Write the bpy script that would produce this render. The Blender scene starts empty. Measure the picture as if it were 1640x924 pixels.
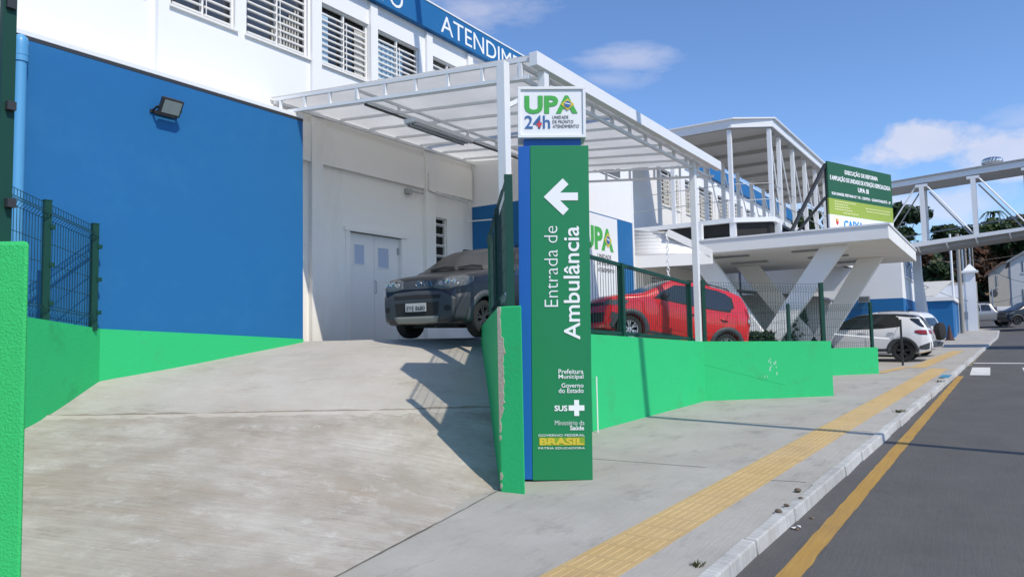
import bpy, bmesh, math, random
from mathutils import Vector, Matrix, noise
from mathutils.bvhtree import BVHTree
random.seed(7)
SC = bpy.context.scene
COL = SC.collection
R = math.radians

# ------------------------------------------------------------------ camera
# World frame: X runs along the street away from the viewer, Y runs from the
# kerb towards the building, Z is up.  Metres.
F, H = 1150.0, 1.6
ROLL = math.atan(.02)
PITCH = math.atan(76 * math.cos(ROLL) / F)
YAW = R(33.70025)
def _basis():
    fw = Vector((0, math.cos(PITCH), math.sin(PITCH)))
    u0 = Vector((0, -math.sin(PITCH), math.cos(PITCH)))
    r0 = Vector((1, 0, 0))
    rt = r0 * math.cos(ROLL) - u0 * math.sin(ROLL)
    up = r0 * math.sin(ROLL) + u0 * math.cos(ROLL)
    M = Matrix(((math.sin(YAW), math.cos(YAW), 0), (-math.cos(YAW), math.sin(YAW), 0), (0, 0, 1)))
    return M @ rt, M @ up, M @ fw
RT, UP, FW = _basis()
CAM = Vector((0, 0, H))
cd = bpy.data.cameras.new('camera')
cd.sensor_width = 36; cd.lens = 36 * F / 1640; cd.clip_start = .05; cd.clip_end = 3000
cam = bpy.data.objects.new('camera', cd); COL.objects.link(cam)
mw = Matrix.Identity(4)
for i in range(3):
    mw[i][0] = RT[i]; mw[i][1] = UP[i]; mw[i][2] = -FW[i]; mw[i][3] = CAM[i]
cam.matrix_world = mw
SC.camera = cam

# ------------------------------------------------------------------ light
SUN_EL = 48.0
LX, LY = .34, .94                       # horizontal travel of the sunlight
wd = bpy.data.worlds.new('World'); SC.world = wd; wd.use_nodes = True
sd = bpy.data.lights.new('sun', 'SUN'); sd.energy = 3.75; sd.angle = R(.53); sd.color = (1, .925, .79)
so = bpy.data.objects.new('sun', sd); COL.objects.link(so)
ldir = Vector((LX * math.cos(R(SUN_EL)), LY * math.cos(R(SUN_EL)), -math.sin(R(SUN_EL)))).normalized()
so.rotation_euler = ldir.to_track_quat('-Z', 'Y').to_euler()
so.location = (0, -20, 30)
SKY_STRENGTH = .14
EXPOSURE = .0
SC.view_settings.view_transform = 'Standard'
SC.view_settings.look = 'None'
SC.view_settings.exposure = EXPOSURE
SC.view_settings.gamma = 1
SC.view_settings.use_curve_mapping = False

# ------------------------------------------------------------------ survey helpers
def ray(px, py):
    return (FW * F + RT * (px - 820) - UP * (py - 462)).normalized()
def atX(px, py, X): d = ray(px, py); return CAM + d * (X / d.x)
def atY(px, py, Y): d = ray(px, py); return CAM + d * (Y / d.y)
def atZ(px, py, Z): d = ray(px, py); return CAM + d * ((Z - H) / d.z)
FH = Vector((math.cos(YAW), math.sin(YAW), 0))
RH = Vector((math.sin(YAW), -math.cos(YAW), 0))
def atD(px, py, D): d = ray(px, py); return CAM + d * (D / d.dot(FH))
SL = .021
def gz(x): return SL * (x - 6) if x < 55 else SL * 49 + .055 * (x - 55)
def atG(px, py):
    d = ray(px, py); n = Vector((-SL, 0, 1)); return CAM + d * ((Vector((6, 0, 0)) - CAM).dot(n) / d.dot(n))

# world shader
nt = wd.node_tree; N = nt.nodes; Lk = nt.links; N.clear()
def wn(t, **k):
    n = N.new(t)
    for a, b in k.items(): setattr(n, a, b)
    return n
wo = wn('ShaderNodeOutputWorld'); bg = wn('ShaderNodeBackground'); bg.inputs[1].default_value = SKY_STRENGTH
sky = wn('ShaderNodeTexSky', sky_type='NISHITA', sun_disc=False)
sky.sun_elevation = R(SUN_EL); sky.sun_rotation = math.atan2(-LX, -LY)
sky.altitude = 500; sky.air_density = 1.0; sky.dust_density = .6; sky.ozone_density = 2.5
tc = wn('ShaderNodeTexCoord')
def wmath(op, a, b=None, clamp=False):
    n = wn('ShaderNodeMath', operation=op); n.use_clamp = clamp
    for i, v in enumerate((a, b)):
        if v is None: continue
        if isinstance(v, (int, float)): n.inputs[i].default_value = v
        else: Lk.new(v, n.inputs[i])
    return n.outputs[0]
def wdot(v):
    n = wn('ShaderNodeVectorMath', operation='DOT_PRODUCT'); n.inputs[1].default_value = v
    Lk.new(tc.outputs['Generated'], n.inputs[0]); return n.outputs['Value']
def wnoise(scale, det, rough, sq):
    m = wn('ShaderNodeMapping'); m.inputs['Scale'].default_value = (scale, scale, scale * sq)
    Lk.new(tc.outputs['Generated'], m.inputs[0])
    n = wn('ShaderNodeTexNoise'); n.inputs['Scale'].default_value = 1; n.inputs['Detail'].default_value = det; n.inputs['Roughness'].default_value = rough
    Lk.new(m.outputs[0], n.inputs['Vector']); return n.outputs[0]
nz_c = wnoise(11, 9, .6, 1.5)
nz_w = wnoise(9, 8, .6, 3.5)
dens = None
#        px   py   rx   ry  amp softness kind
CL = [(1500, 232, 86, 34, 1.0, .55, 'c'), (1610, 248, 110, 40, .9, .6, 'c'), (1445, 222, 34, 28, 1.0, .5, 'c'),
      (1520, 330, 120, 34, .75, .8, 'c'), (1330, 330, 150, 60, .5, .9, 'c'),
      (1010, 96, 84, 22, .62, 1.1, 'w'), (985, 128, 60, 18, .4, .9, 'w'), (760, 22, 100, 40, .62, 1.0, 'w'),
      (1640, 190, 60, 18, .35, .9, 'w')]
for (px, py, rx, ry, amp, sf, kd) in CL:
    c = ray(px, py); e1 = (ray(px + 10, py) - ray(px - 10, py)).normalized(); e2 = (ray(px, py - 10) - ray(px, py + 10)).normalized()
    sx = rx / F * .92; sy = ry / F * .92
    a = wmath('DIVIDE', wmath('SUBTRACT', wdot(e1), e1.dot(c)), sx)
    b = wmath('DIVIDE', wmath('SUBTRACT', wdot(e2), e2.dot(c)), sy)
    r2 = wmath('ADD', wmath('MULTIPLY', a, a), wmath('MULTIPLY', b, b))
    g = wmath('SUBTRACT', 1.15, wmath('SQRT', r2))
    nz = nz_c if kd == 'c' else nz_w
    g = wmath('ADD', g, wmath('MULTIPLY', wmath('SUBTRACT', nz, .52), 3.2))
    g = wmath('DIVIDE', g, sf, True)
    g = wmath('MULTIPLY', g, wmath('GREATER_THAN', wdot(c), 0))
    g = wmath('MULTIPLY', g, amp)
    dens = g if dens is None else wmath('MAXIMUM', dens, g)
dens = wmath('MULTIPLY', dens, .72, True)
# far haze low down and general thin cloud elsewhere in the sky dome
ccol = wn('ShaderNodeMixRGB'); ccol.inputs[1].default_value = (4.6, 4.8, 5.8, 1); ccol.inputs[2].default_value = (6.6, 6.4, 6.9, 1)
Lk.new(nz_c, ccol.inputs[0])
tint = wn('ShaderNodeMixRGB', blend_type='MULTIPLY'); tint.inputs[0].default_value = 1; tint.inputs[2].default_value = (.93, 1.11, 1.36, 1)
Lk.new(sky.outputs[0], tint.inputs[1])
mixc = wn('ShaderNodeMixRGB'); Lk.new(dens, mixc.inputs[0]); Lk.new(tint.outputs[0], mixc.inputs[1]); Lk.new(ccol.outputs[0], mixc.inputs[2])
Lk.new(mixc.outputs[0], bg.inputs[0]); Lk.new(bg.outputs[0], wo.inputs[0])

# ------------------------------------------------------------------ materials
def newmat(name):
    m = bpy.data.materials.new(name); m.use_nodes = True
    nt = m.node_tree; b = nt.nodes['Principled BSDF']; return m, nt, b
def rgba(c): return (c[0], c[1], c[2], 1)
def mat(name, c, rough=.6, metal=0, var=.08, vscale=1.5, bump=0, bscale=60, spec=.5, coat=0, stain=None, sscale=.7, sthr=.55, samt=.5, streak=False, bdist=.01):
    """procedural surface: base colour, soft variation, optional stains and bump"""
    m, nt, b = newmat(name); n = nt.nodes; l = nt.links
    tcn = n.new('ShaderNodeTexCoord'); src = tcn.outputs['Object']
    b.inputs['Roughness'].default_value = rough; b.inputs['Metallic'].default_value = metal
    b.inputs['Specular IOR Level'].default_value = spec; b.inputs['Coat Weight'].default_value = coat
    col = None
    if var > 0:
        nz = n.new('ShaderNodeTexNoise'); nz.inputs['Scale'].default_value = vscale; nz.inputs['Detail'].default_value = 6; nz.inputs['Roughness'].default_value = .65
        l.new(src, nz.inputs['Vector'])
        mx = n.new('ShaderNodeMixRGB'); mx.inputs[1].default_value = rgba([x * (1 - var) for x in c]); mx.inputs[2].default_value = rgba([min(1, x * (1 + var)) for x in c])
        l.new(nz.outputs[0], mx.inputs[0]); col = mx.outputs[0]
    if stain:
        mp = n.new('ShaderNodeMapping'); mp.inputs['Scale'].default_value = (1, 1, .18 if streak else 1); l.new(src, mp.inputs[0])
        nz = n.new('ShaderNodeTexNoise'); nz.inputs['Scale'].default_value = sscale; nz.inputs['Detail'].default_value = 9; nz.inputs['Roughness'].default_value = .7
        l.new(mp.outputs[0], nz.inputs['Vector'])
        rp = n.new('ShaderNodeMapRange'); rp.inputs[1].default_value = sthr; rp.inputs[2].default_value = sthr + .16; rp.inputs[4].default_value = samt
        l.new(nz.outputs[0], rp.inputs[0])
        mx = n.new('ShaderNodeMixRGB'); l.new(rp.outputs[0], mx.inputs[0])
        if col: l.new(col, mx.inputs[1])
        else: mx.inputs[1].default_value = rgba(c)
        mx.inputs[2].default_value = rgba(stain); col = mx.outputs[0]
    if col: l.new(col, b.inputs['Base Color'])
    else: b.inputs['Base Color'].default_value = rgba(c)
    if bump > 0:
        nz = n.new('ShaderNodeTexNoise'); nz.inputs['Scale'].default_value = bscale; nz.inputs['Detail'].default_value = 5; l.new(src, nz.inputs['Vector'])
        bp = n.new('ShaderNodeBump'); bp.inputs['Strength'].default_value = bump; bp.inputs['Distance'].default_value = bdist
        l.new(nz.outputs[0], bp.inputs['Height']); l.new(bp.outputs[0], b.inputs['Normal'])
    return m

M = {}
M['white'] = mat('white_wall_paint', (.80, .80, .80), .7, var=.02, stain=(.66, .65, .62), sscale=.5, sthr=.6, samt=.35, streak=True, bump=.15, bscale=40)
M['beige'] = mat('off_white_wall_paint', (.86, .835, .785), .75, var=.04, stain=(.62, .59, .53), sscale=.8, sthr=.56, samt=.45, streak=True, bump=.2, bscale=30)
M['blue'] = mat('blue_wall_paint', (.018, .138, .345), .6, spec=.22, var=.05, vscale=.9, stain=(.028, .165, .37), sscale=1.4, sthr=.52, samt=.45, bump=.12, bscale=35)
M['pipe_blue'] = mat('light_blue_pipe_paint', (.09, .32, .58), .4, var=.04)
M['green'] = mat('bright_green_wall_paint', (.030, .50, .175), .65, spec=.25, var=.06, vscale=1.2, stain=(.055, .36, .13), sscale=1.6, sthr=.54, samt=.55, bump=.3, bscale=25)
M['green_rough'] = mat('rough_green_stucco', (.030, .50, .13), .75, var=.12, vscale=8, stain=(.12, .22, .06), sscale=1.3, sthr=.62, samt=.3, bump=.55, bscale=95, bdist=.012)
M['green_old'] = mat('weathered_green_paint', (.030, .50, .165), .7, spec=.25, var=.1, vscale=2, stain=(.03, .28, .10), sscale=1.6, sthr=.53, samt=.6, bump=.4, bscale=30)
M['plaster'] = mat('exposed_cement', (.46, .40, .33), .9, var=.25, vscale=14, bump=.9, bscale=40)
M['steel_white'] = mat('white_painted_steel', (.76, .77, .78), .4, var=.03, vscale=3)
M['steel_green'] = mat('dark_green_steel', (.008, .055, .040), .5, var=.08, spec=.25)
M['wire_green'] = mat('dark_green_wire', (.010, .045, .04), .5, var=0)
M['dark_steel'] = mat('dark_steel', (.03, .03, .032), .45, var=.1)
M['grey_steel'] = mat('galvanised_steel', (.42, .43, .44), .38, metal=.8, var=.1, vscale=6)
M['louver'] = mat('cream_louver_paint', (.80, .79, .76), .5, var=.05, vscale=9)
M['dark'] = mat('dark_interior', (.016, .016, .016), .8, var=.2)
M['shadebox'] = mat('dim_room_wall', (.16, .15, .14), .9, var=.2)
M['slab'] = mat('portico_concrete_paint', (.81, .80, .775), .7, var=.03, stain=(.6, .58, .54), sscale=.4, sthr=.56, samt=.4, bump=.15, bscale=20)
M['letter_white'] = mat('white_vinyl', (.82, .83, .84), .5, var=0)
M['sign_green'] = mat('sign_green_panel', (.006, .200, .070), .42, var=.03, vscale=1)
M['sign_blue'] = mat('sign_blue_panel', (.010, .11, .42), .45, var=.03)
M['sign_white'] = mat('sign_white_panel', (.78, .79, .80), .35, var=.01)
M['logo_green'] = mat('logo_green', (.05, .38, .06), .5, var=0)
M['logo_blue'] = mat('logo_blue', (.035, .13, .33), .5, var=0)
M['logo_yellow'] = mat('logo_yellow', (.62, .47, .04), .5, var=0)
M['logo_red'] = mat('logo_red', (.65, .04, .05), .5, var=0)
M['logo_grey'] = mat('logo_grey', (.13, .13, .14), .5, var=0)
M['olive'] = mat('logo_olive_band', (.22, .34, .02), .5, var=0)
M['rubber'] = mat('tyre_rubber', (.018, .018, .018), .85, var=.15, bump=.3, bscale=120)
M['plastic'] = mat('dark_plastic', (.046, .052, .058), .55, var=.12, vscale=5, bump=.15, bscale=250)
M['plastic_grey'] = mat('grey_plastic_cladding', (.065, .073, .082), .55, var=.1, vscale=4)
M['chrome'] = mat('bright_metal', (.62, .62, .62), .25, metal=1, var=.05)
M['rim'] = mat('alloy_rim', (.50, .50, .52), .35, metal=.8, var=.08)
M['rim_dark'] = mat('dark_rim', (.05, .05, .055), .4, metal=.4, var=.1)
M['skid'] = mat('skid_plate_paint', (.26, .25, .22), .5, metal=.2, var=.12)
M['paint_dark'] = mat('dark_blue_grey_car_paint', (.008, .010, .016), .3, var=.1, coat=.15, spec=.5)
M['paint_red'] = mat('red_car_paint', (.58, .012, .016), .25, var=.04, coat=.7)
M['paint_white'] = mat('white_car_paint', (.74, .74, .75), .25, var=.02, coat=.7)
M['paint_silver'] = mat('silver_car_paint', (.35, .36, .37), .3, metal=.3, var=.04, coat=.6)
M['taillight'] = mat('red_lamp_lens', (.30, .012, .02), .15, var=.15, vscale=20)
M['lamp_grey'] = mat('headlamp_reflector', (.42, .43, .44), .35, metal=.3, var=.35, vscale=14)
M['plate'] = mat('grey_number_plate', (.46, .46, .45), .5, var=.04)
M['asph'] = None
M['cone'] = mat('dark_faded_cone', (.06, .022, .018), .6, var=.15)
M['cream'] = mat('cream_house_paint', (.62, .58, .50), .8, var=.05, stain=(.48, .43, .36), sscale=.3, sthr=.55, samt=.5)
M['far_white'] = mat('old_white_house_paint', (.60, .60, .60), .8, var=.05, stain=(.42, .42, .42), sscale=.25, sthr=.55, samt=.5)
M['roof_tile'] = mat('clay_roof_tiles', (.20, .13, .10), .85, var=.3, vscale=4)
M['fibre'] = mat('fibre_cement_roof', (.40, .40, .39), .8, var=.12, vscale=2)
M['roof_grey'] = mat('grey_roof_sheet', (.30, .31, .32), .6, var=.08)
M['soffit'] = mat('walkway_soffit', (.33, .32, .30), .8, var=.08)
M['bark'] = mat('bark', (.09, .065, .045), .9, var=.3, vscale=8)
M['pole_wood'] = mat('concrete_pole', (.30, .28, .25), .85, var=.15)
M['door'] = mat('door_paint', (.82, .80, .77), .55, var=.02)
M['frost'] = mat('frosted_pane', (.42, .47, .60), .35, var=.04)
M['curtain'] = mat('pale_blue_curtain', (.35, .52, .68), .8, var=.2, vscale=3)
M['blind'] = mat('grey_blind', (.46, .46, .44), .8, var=.25, vscale=5)
M['stone'] = mat('brown_stone', (.13, .10, .075), .9, var=.3, vscale=30)
M['paper'] = mat('litter_paper', (.7, .7, .68), .7, var=.05)
M['teal'] = mat('teal_kerb_paint', (.05, .24, .38), .7, var=.2, vscale=9)
M['tank'] = mat('dark_green_tank', (.02, .10, .11), .5, var=.1)
def glass(name, c, rough=.05, spec=.8):
    return mat(name, c, rough, var=.1, vscale=2.5, spec=spec)
M['glass'] = glass('window_glass', (.12, .12, .118), .12)
M['carglass'] = glass('car_glass', (.016, .019, .021), .04, 1.0)
M['carglass_light'] = glass('dusty_windscreen', (.05, .047, .041), .16, .6)
M['headlamp'] = glass('headlamp_lens', (.10, .11, .115), .12, .7)

def leafmat(name, a, bcol, s=.8):
    m, nt, b = newmat(name); n = nt.nodes; l = nt.links
    tcn = n.new('ShaderNodeTexCoord'); nz = n.new('ShaderNodeTexNoise'); nz.inputs['Scale'].default_value = s; nz.inputs['Detail'].default_value = 5
    l.new(tcn.outputs['Object'], nz.inputs['Vector'])
    rp = n.new('ShaderNodeMapRange'); rp.inputs[1].default_value = .35; rp.inputs[2].default_value = .65; l.new(nz.outputs[0], rp.inputs[0])
    mx = n.new('ShaderNodeMixRGB'); mx.inputs[1].default_value = rgba(a); mx.inputs[2].default_value = rgba(bcol); l.new(rp.outputs[0], mx.inputs[0])
    l.new(mx.outputs[0], b.inputs['Base Color']); b.inputs['Roughness'].default_value = .6
    b.inputs['Specular IOR Level'].default_value = .25
    return m
M['leaf_green'] = leafmat('green_leaves', (.020, .050, .014), (.055, .085, .022))
M['leaf_dark'] = leafmat('dark_leaves', (.012, .030, .012), (.03, .055, .018))
M['leaf_brown'] = leafmat('russet_leaves', (.022, .020, .010), (.085, .036, .016))
M['leaf_olive'] = leafmat('olive_leaves', (.04, .055, .015), (.10, .085, .03))
M['grass'] = leafmat('grass_blades', (.035, .055, .015), (.11, .10, .04), 6)

def polycarb():
    m, nt, b = newmat('translucent_roof_sheet'); n = nt.nodes; l = nt.links
    out = n['Material Output']
    tr = n.new('ShaderNodeBsdfTransparent'); tr.inputs[0].default_value = (.92, .94, .96, 1)
    tl = n.new('ShaderNodeBsdfTranslucent'); tl.inputs[0].default_value = (.85, .85, .84, 1)
    tcn = n.new('ShaderNodeTexCoord'); nz = n.new('ShaderNodeTexNoise'); nz.inputs['Scale'].default_value = 1.1; nz.inputs['Detail'].default_value = 6
    l.new(tcn.outputs['Object'], nz.inputs['Vector'])
    mx0 = n.new('ShaderNodeMixRGB'); mx0.inputs[1].default_value = (.58, .575, .56, 1); mx0.inputs[2].default_value = (.80, .79, .77, 1); l.new(nz.outputs[0], mx0.inputs[0]); l.new(mx0.outputs[0], tl.inputs[0])
    b.inputs['Base Color'].default_value = (.62, .64, .66, 1); b.inputs['Roughness'].default_value = .25
    m1 = n.new('ShaderNodeMixShader'); m1.inputs[0].default_value = .90
    l.new(tr.outputs[0], m1.inputs[1]); l.new(tl.outputs[0], m1.inputs[2])
    m2 = n.new('ShaderNodeMixShader'); m2.inputs[0].default_value = .10
    l.new(m1.outputs[0], m2.inputs[1]); l.new(b.outputs[0], m2.inputs[2]); l.new(m2.outputs[0], out.inputs[0])
    return m
M['poly'] = polycarb()

def concrete(name, c1, c2, dark, tan, ang, brush=.35, amt=.5, eff=.0, dk=.54, agg=0):
    """broom-finished concrete: brush lines along one direction, pale and tan patches, dark stains"""
    m, nt, b = newmat(name); n = nt.nodes; l = nt.links
    tcn = n.new('ShaderNodeTexCoord'); src = tcn.outputs['Object']
    def nz(scale, det=7, rg=.65, vec=None, dist=0):
        q = n.new('ShaderNodeTexNoise'); q.inputs['Scale'].default_value = scale; q.inputs['Detail'].default_value = det; q.inputs['Roughness'].default_value = rg; q.inputs['Distortion'].default_value = dist
        l.new(vec or src, q.inputs['Vector']); return q.outputs[0]
    def rng(v, a, bb, o0=0, o1=1):
        q = n.new('ShaderNodeMapRange'); q.inputs[1].default_value = a; q.inputs[2].default_value = bb; q.inputs[3].default_value = o0; q.inputs[4].default_value = o1
        l.new(v, q.inputs[0]); return q.outputs[0]
    def mix(f, a, bb, mode='MIX'):
        q = n.new('ShaderNodeMixRGB'); q.blend_type = mode
        l.new(f, q.inputs[0]) if not isinstance(f, float) else setattr(q.inputs[0], 'default_value', f)
        for i, v in ((1, a), (2, bb)):
            if isinstance(v, tuple): q.inputs[i].default_value = rgba(v)
            else: l.new(v, q.inputs[i])
        return q.outputs[0]
    mp = n.new('ShaderNodeMapping'); mp.vector_type = 'TEXTURE'; mp.inputs['Rotation'].default_value = (0, 0, ang); mp.inputs['Scale'].default_value = (.6, .022, 1); l.new(src, mp.inputs[0])
    br = nz(1.0, 4, .6, mp.outputs[0])
    mp2 = n.new('ShaderNodeMapping'); mp2.vector_type = 'TEXTURE'; mp2.inputs['Rotation'].default_value = (0, 0, ang); mp2.inputs['Scale'].default_value = (1.5, .75, 1); l.new(src, mp2.inputs[0])
    col = mix(rng(nz(.9, 8, .7), .35, .65), c1, c2)
    col = mix(rng(nz(.75, 10, .72, mp2.outputs[0]), .48, .68, 0, amt), col, tan)
    col = mix(rng(nz(1.6, 11, .78, mp2.outputs[0]), dk, dk + .2, 0, .8), col, dark)
    col = mix(rng(nz(3.2, 10, .8), .55, .70, 0, eff), col, (.8, .8, .78))
    col = mix(rng(nz(70, 3, .7), .62, .78, 0, .35), col, dark)
    col = mix(rng(br, .35, .7, 0, brush), col, dark)
    if agg: col = mix(rng(nz(150, 2, .6), .60, .68, 0, agg), col, (.26, .25, .235))
    l.new(col, b.inputs['Base Color']); b.inputs['Roughness'].default_value = .88; b.inputs['Specular IOR Level'].default_value = .3
    h = n.new('ShaderNodeMath'); h.operation = 'ADD'; l.new(br, h.inputs[0]); l.new(nz(90, 4), h.inputs[1])
    bp = n.new('ShaderNodeBump'); bp.inputs['Strength'].default_value = .35; bp.inputs['Distance'].default_value = .012; l.new(h.outputs[0], bp.inputs['Height']); l.new(bp.outputs[0], b.inputs['Normal'])
    return m
BRUSH = math.atan2(-.832, .555)
M['ramp'] = concrete('broomed_ramp_concrete', (.335, .30, .255), (.53, .50, .455), (.225, .19, .155), (.365, .295, .232), BRUSH, .32, .75, .42)
M['ramp_up'] = concrete('upper_ramp_concrete', (.42, .39, .345), (.50, .47, .43), (.29, .26, .22), (.43, .365, .295), BRUSH, .18, .6, .2)
M['walk'] = concrete('pavement_concrete', (.37, .35, .318), (.44, .42, .385), (.21, .197, .178), (.41, .37, .315), R(0), .12, .55, 0, .53)
M['plat'] = concrete('platform_concrete', (.44, .43, .41), (.50, .49, .47), (.32, .30, .28), (.44, .41, .37), R(0), .1, .4)
M['tactile'] = concrete('yellow_tactile_tiles', (.50, .345, .15), (.56, .41, .20), (.34, .24, .12), (.46, .35, .22), R(-3), .2, .5)
M['asph'] = concrete('asphalt', (.088, .085, .082), (.108, .105, .101), (.062, .060, .058), (.122, .116, .108), R(2), .10, .6, 0, .56, .55)
M['line_y'] = concrete('worn_yellow_road_paint', (.40, .235, .055), (.46, .28, .075), (.12, .10, .075), (.34, .21, .08), R(0), .25, .5, 0, .56)
M['line_w'] = concrete('worn_white_road_paint', (.62, .62, .60), (.70, .70, .68), (.38, .38, .37), (.55, .54, .5), R(0), .2, .5)
M['kerb'] = concrete('whitewashed_kerb', (.42, .415, .40), (.66, .66, .64), (.20, .19, .175), (.40, .38, .345), R(90), .5, .8)
M['soil'] = mat('dry_soil', (.17, .125, .085), .95, var=.3, vscale=.3, stain=(.07, .09, .03), sscale=.12, sthr=.48, samt=.8)

# ------------------------------------------------------------------ mesh helpers
class MB:
    def __init__(s): s.v = []; s.f = []; s.mi = []; s.cur = 0
    def add(s, vs, fs):
        o = len(s.v); s.v += [tuple(v) for v in vs]
        for f in fs: s.f.append(tuple(i + o for i in f)); s.mi.append(s.cur)
        return s
    def box(s, x0, x1, y0, y1, z0, z1):
        if x0 > x1: x0, x1 = x1, x0
        if y0 > y1: y0, y1 = y1, y0
        if z0 > z1: z0, z1 = z1, z0
        return s.add([(x0, y0, z0), (x1, y0, z0), (x1, y1, z0), (x0, y1, z0), (x0, y0, z1), (x1, y0, z1), (x1, y1, z1), (x0, y1, z1)],
                     [(0, 3, 2, 1), (4, 5, 6, 7), (0, 1, 5, 4), (1, 2, 6, 5), (2, 3, 7, 6), (3, 0, 4, 7)])
    def hexa(s, b4, t4):
        return s.add(list(b4) + list(t4), [(0, 3, 2, 1), (4, 5, 6, 7), (0, 1, 5, 4), (1, 2, 6, 5), (2, 3, 7, 6), (3, 0, 4, 7)])
    def beam(s, p, q, w, h, up=(0, 0, 1)):
        p = Vector(p); q = Vector(q); d = (q - p).normalized(); up = Vector(up)
        if abs(d.dot(up)) > .98: up = Vector((0, 1, 0))
        a = d.cross(up).normalized() * (w / 2); b = a.cross(d).normalized() * (h / 2)
        return s.hexa([p - a - b, p + a - b, q + a - b, q - a - b], [p - a + b, p + a + b, q + a + b, q - a + b])
    def prism(s, poly, e):
        n = len(poly); e = Vector(e); poly = [Vector(p) for p in poly]
        return s.add(poly + [p + e for p in poly], [tuple(range(n))[::-1], tuple(range(n, 2 * n))] + [(i, (i + 1) % n, n + (i + 1) % n, n + i) for i in range(n)])
    def tube(s, pts, r, n=8, cap=True):
        pts = [Vector(p) for p in pts]; rs = r if isinstance(r, (list, tuple)) else [r] * len(pts)
        vs = []; fs = []; pu = None
        for i, p in enumerate(pts):
            d = (pts[min(i + 1, len(pts) - 1)] - pts[max(i - 1, 0)]).normalized()
            u = Vector((0, 0, 1)) if pu is None else pu
            if abs(d.dot(u)) > .95: u = Vector((1, 0, 0))
            a = d.cross(u).normalized(); b = a.cross(d).normalized(); pu = b
            for k in range(n):
                t = 2 * math.pi * k / n; vs.append(p + (a * math.cos(t) + b * math.sin(t)) * rs[i])
        for i in range(len(pts) - 1):
            for k in range(n):
                fs.append((i * n + k, i * n + (k + 1) % n, (i + 1) * n + (k + 1) % n, (i + 1) * n + k))
        if cap: fs.append(tuple(range(n))); m = (len(pts) - 1) * n; fs.append(tuple(range(m, m + n))[::-1])
        return s.add(vs, fs)
    def lathe(s, prof, c=(0, 0, 0), axis='z', n=24, caps=True):
        c = Vector(c); vs = []; fs = []
        for (r, h) in prof:
            for k in range(n):
                t = 2 * math.pi * k / n; a, b = r * math.cos(t), r * math.sin(t)
                vs.append(c + (Vector((a, b, h)) if axis == 'z' else Vector((a, h, b)) if axis == 'y' else Vector((h, a, b))))
        for i in range(len(prof) - 1):
            for k in range(n): fs.append((i * n + k, i * n + (k + 1) % n, (i + 1) * n + (k + 1) % n, (i + 1) * n + k))
        if caps: fs.append(tuple(range(n))); m = (len(prof) - 1) * n; fs.append(tuple(range(m, m + n))[::-1])
        return s.add(vs, fs)
    def grid(s, rows):
        nr, nc = len(rows), len(rows[0]); vs = [p for r in rows for p in r]
        return s.add(vs, [(i * nc + j, i * nc + j + 1, (i + 1) * nc + j + 1, (i + 1) * nc + j) for i in range(nr - 1) for j in range(nc - 1)])
    def quad(s, a, b, c, d): return s.add([a, b, c, d], [(0, 1, 2, 3)])
    def build(s, name, m, parent=None, smooth=None, bevel=0, local=False):
        me = bpy.data.meshes.new(name); me.from_pydata(s.v, [], s.f)
        ms = m if isinstance(m, (list, tuple)) else [m]
        for q in ms: me.materials.append(q)
        if len(ms) > 1: me.polygons.foreach_set('material_index', s.mi)
        bm = bmesh.new(); bm.from_mesh(me)
        bmesh.ops.recalc_face_normals(bm, faces=bm.faces)
        bm.to_mesh(me); bm.free()
        if smooth is not None:
            me.polygons.foreach_set('use_smooth', [True] * len(me.polygons))
            me.set_sharp_from_angle(angle=R(smooth))
        o = bpy.data.objects.new(name, me); COL.objects.link(o)
        if parent is not None:
            root = parent
            while root.parent: root = root.parent
            if not local: me.transform(Matrix.Translation(-root.location))
            o.parent = parent
        else:
            # origin at the base centre of the thing
            if not local and me.vertices:
                xs = [v.co for v in me.vertices]
                c = Vector(((min(p.x for p in xs) + max(p.x for p in xs)) / 2, (min(p.y for p in xs) + max(p.y for p in xs)) / 2, min(p.z for p in xs)))
                me.transform(Matrix.Translation(-c)); o.location = c
        if bevel:
            b = o.modifiers.new('bevel', 'BEVEL'); b.width = bevel; b.segments = 2; b.limit_method = 'ANGLE'; b.angle_limit = R(40)
            o.modifiers.new('normals', 'WEIGHTED_NORMAL') if False else None
        return o
def tag(o, label=None, cat=None, group=None, kind=None):
    if label: o['label'] = label
    if cat: o['category'] = cat
    if group: o['group'] = group
    if kind: o['kind'] = kind
    return o
def empty(name, loc, label, cat, group=None, rz=0):
    o = bpy.data.objects.new(name, None); COL.objects.link(o); o.location = loc; o.rotation_euler = (0, 0, rz)
    o.empty_display_size = .2
    return tag(o, label, cat, group)
def struct(mb, name, m, smooth=None):
    return tag(mb.build(name, m, None, smooth, local=True), kind='structure')
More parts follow.
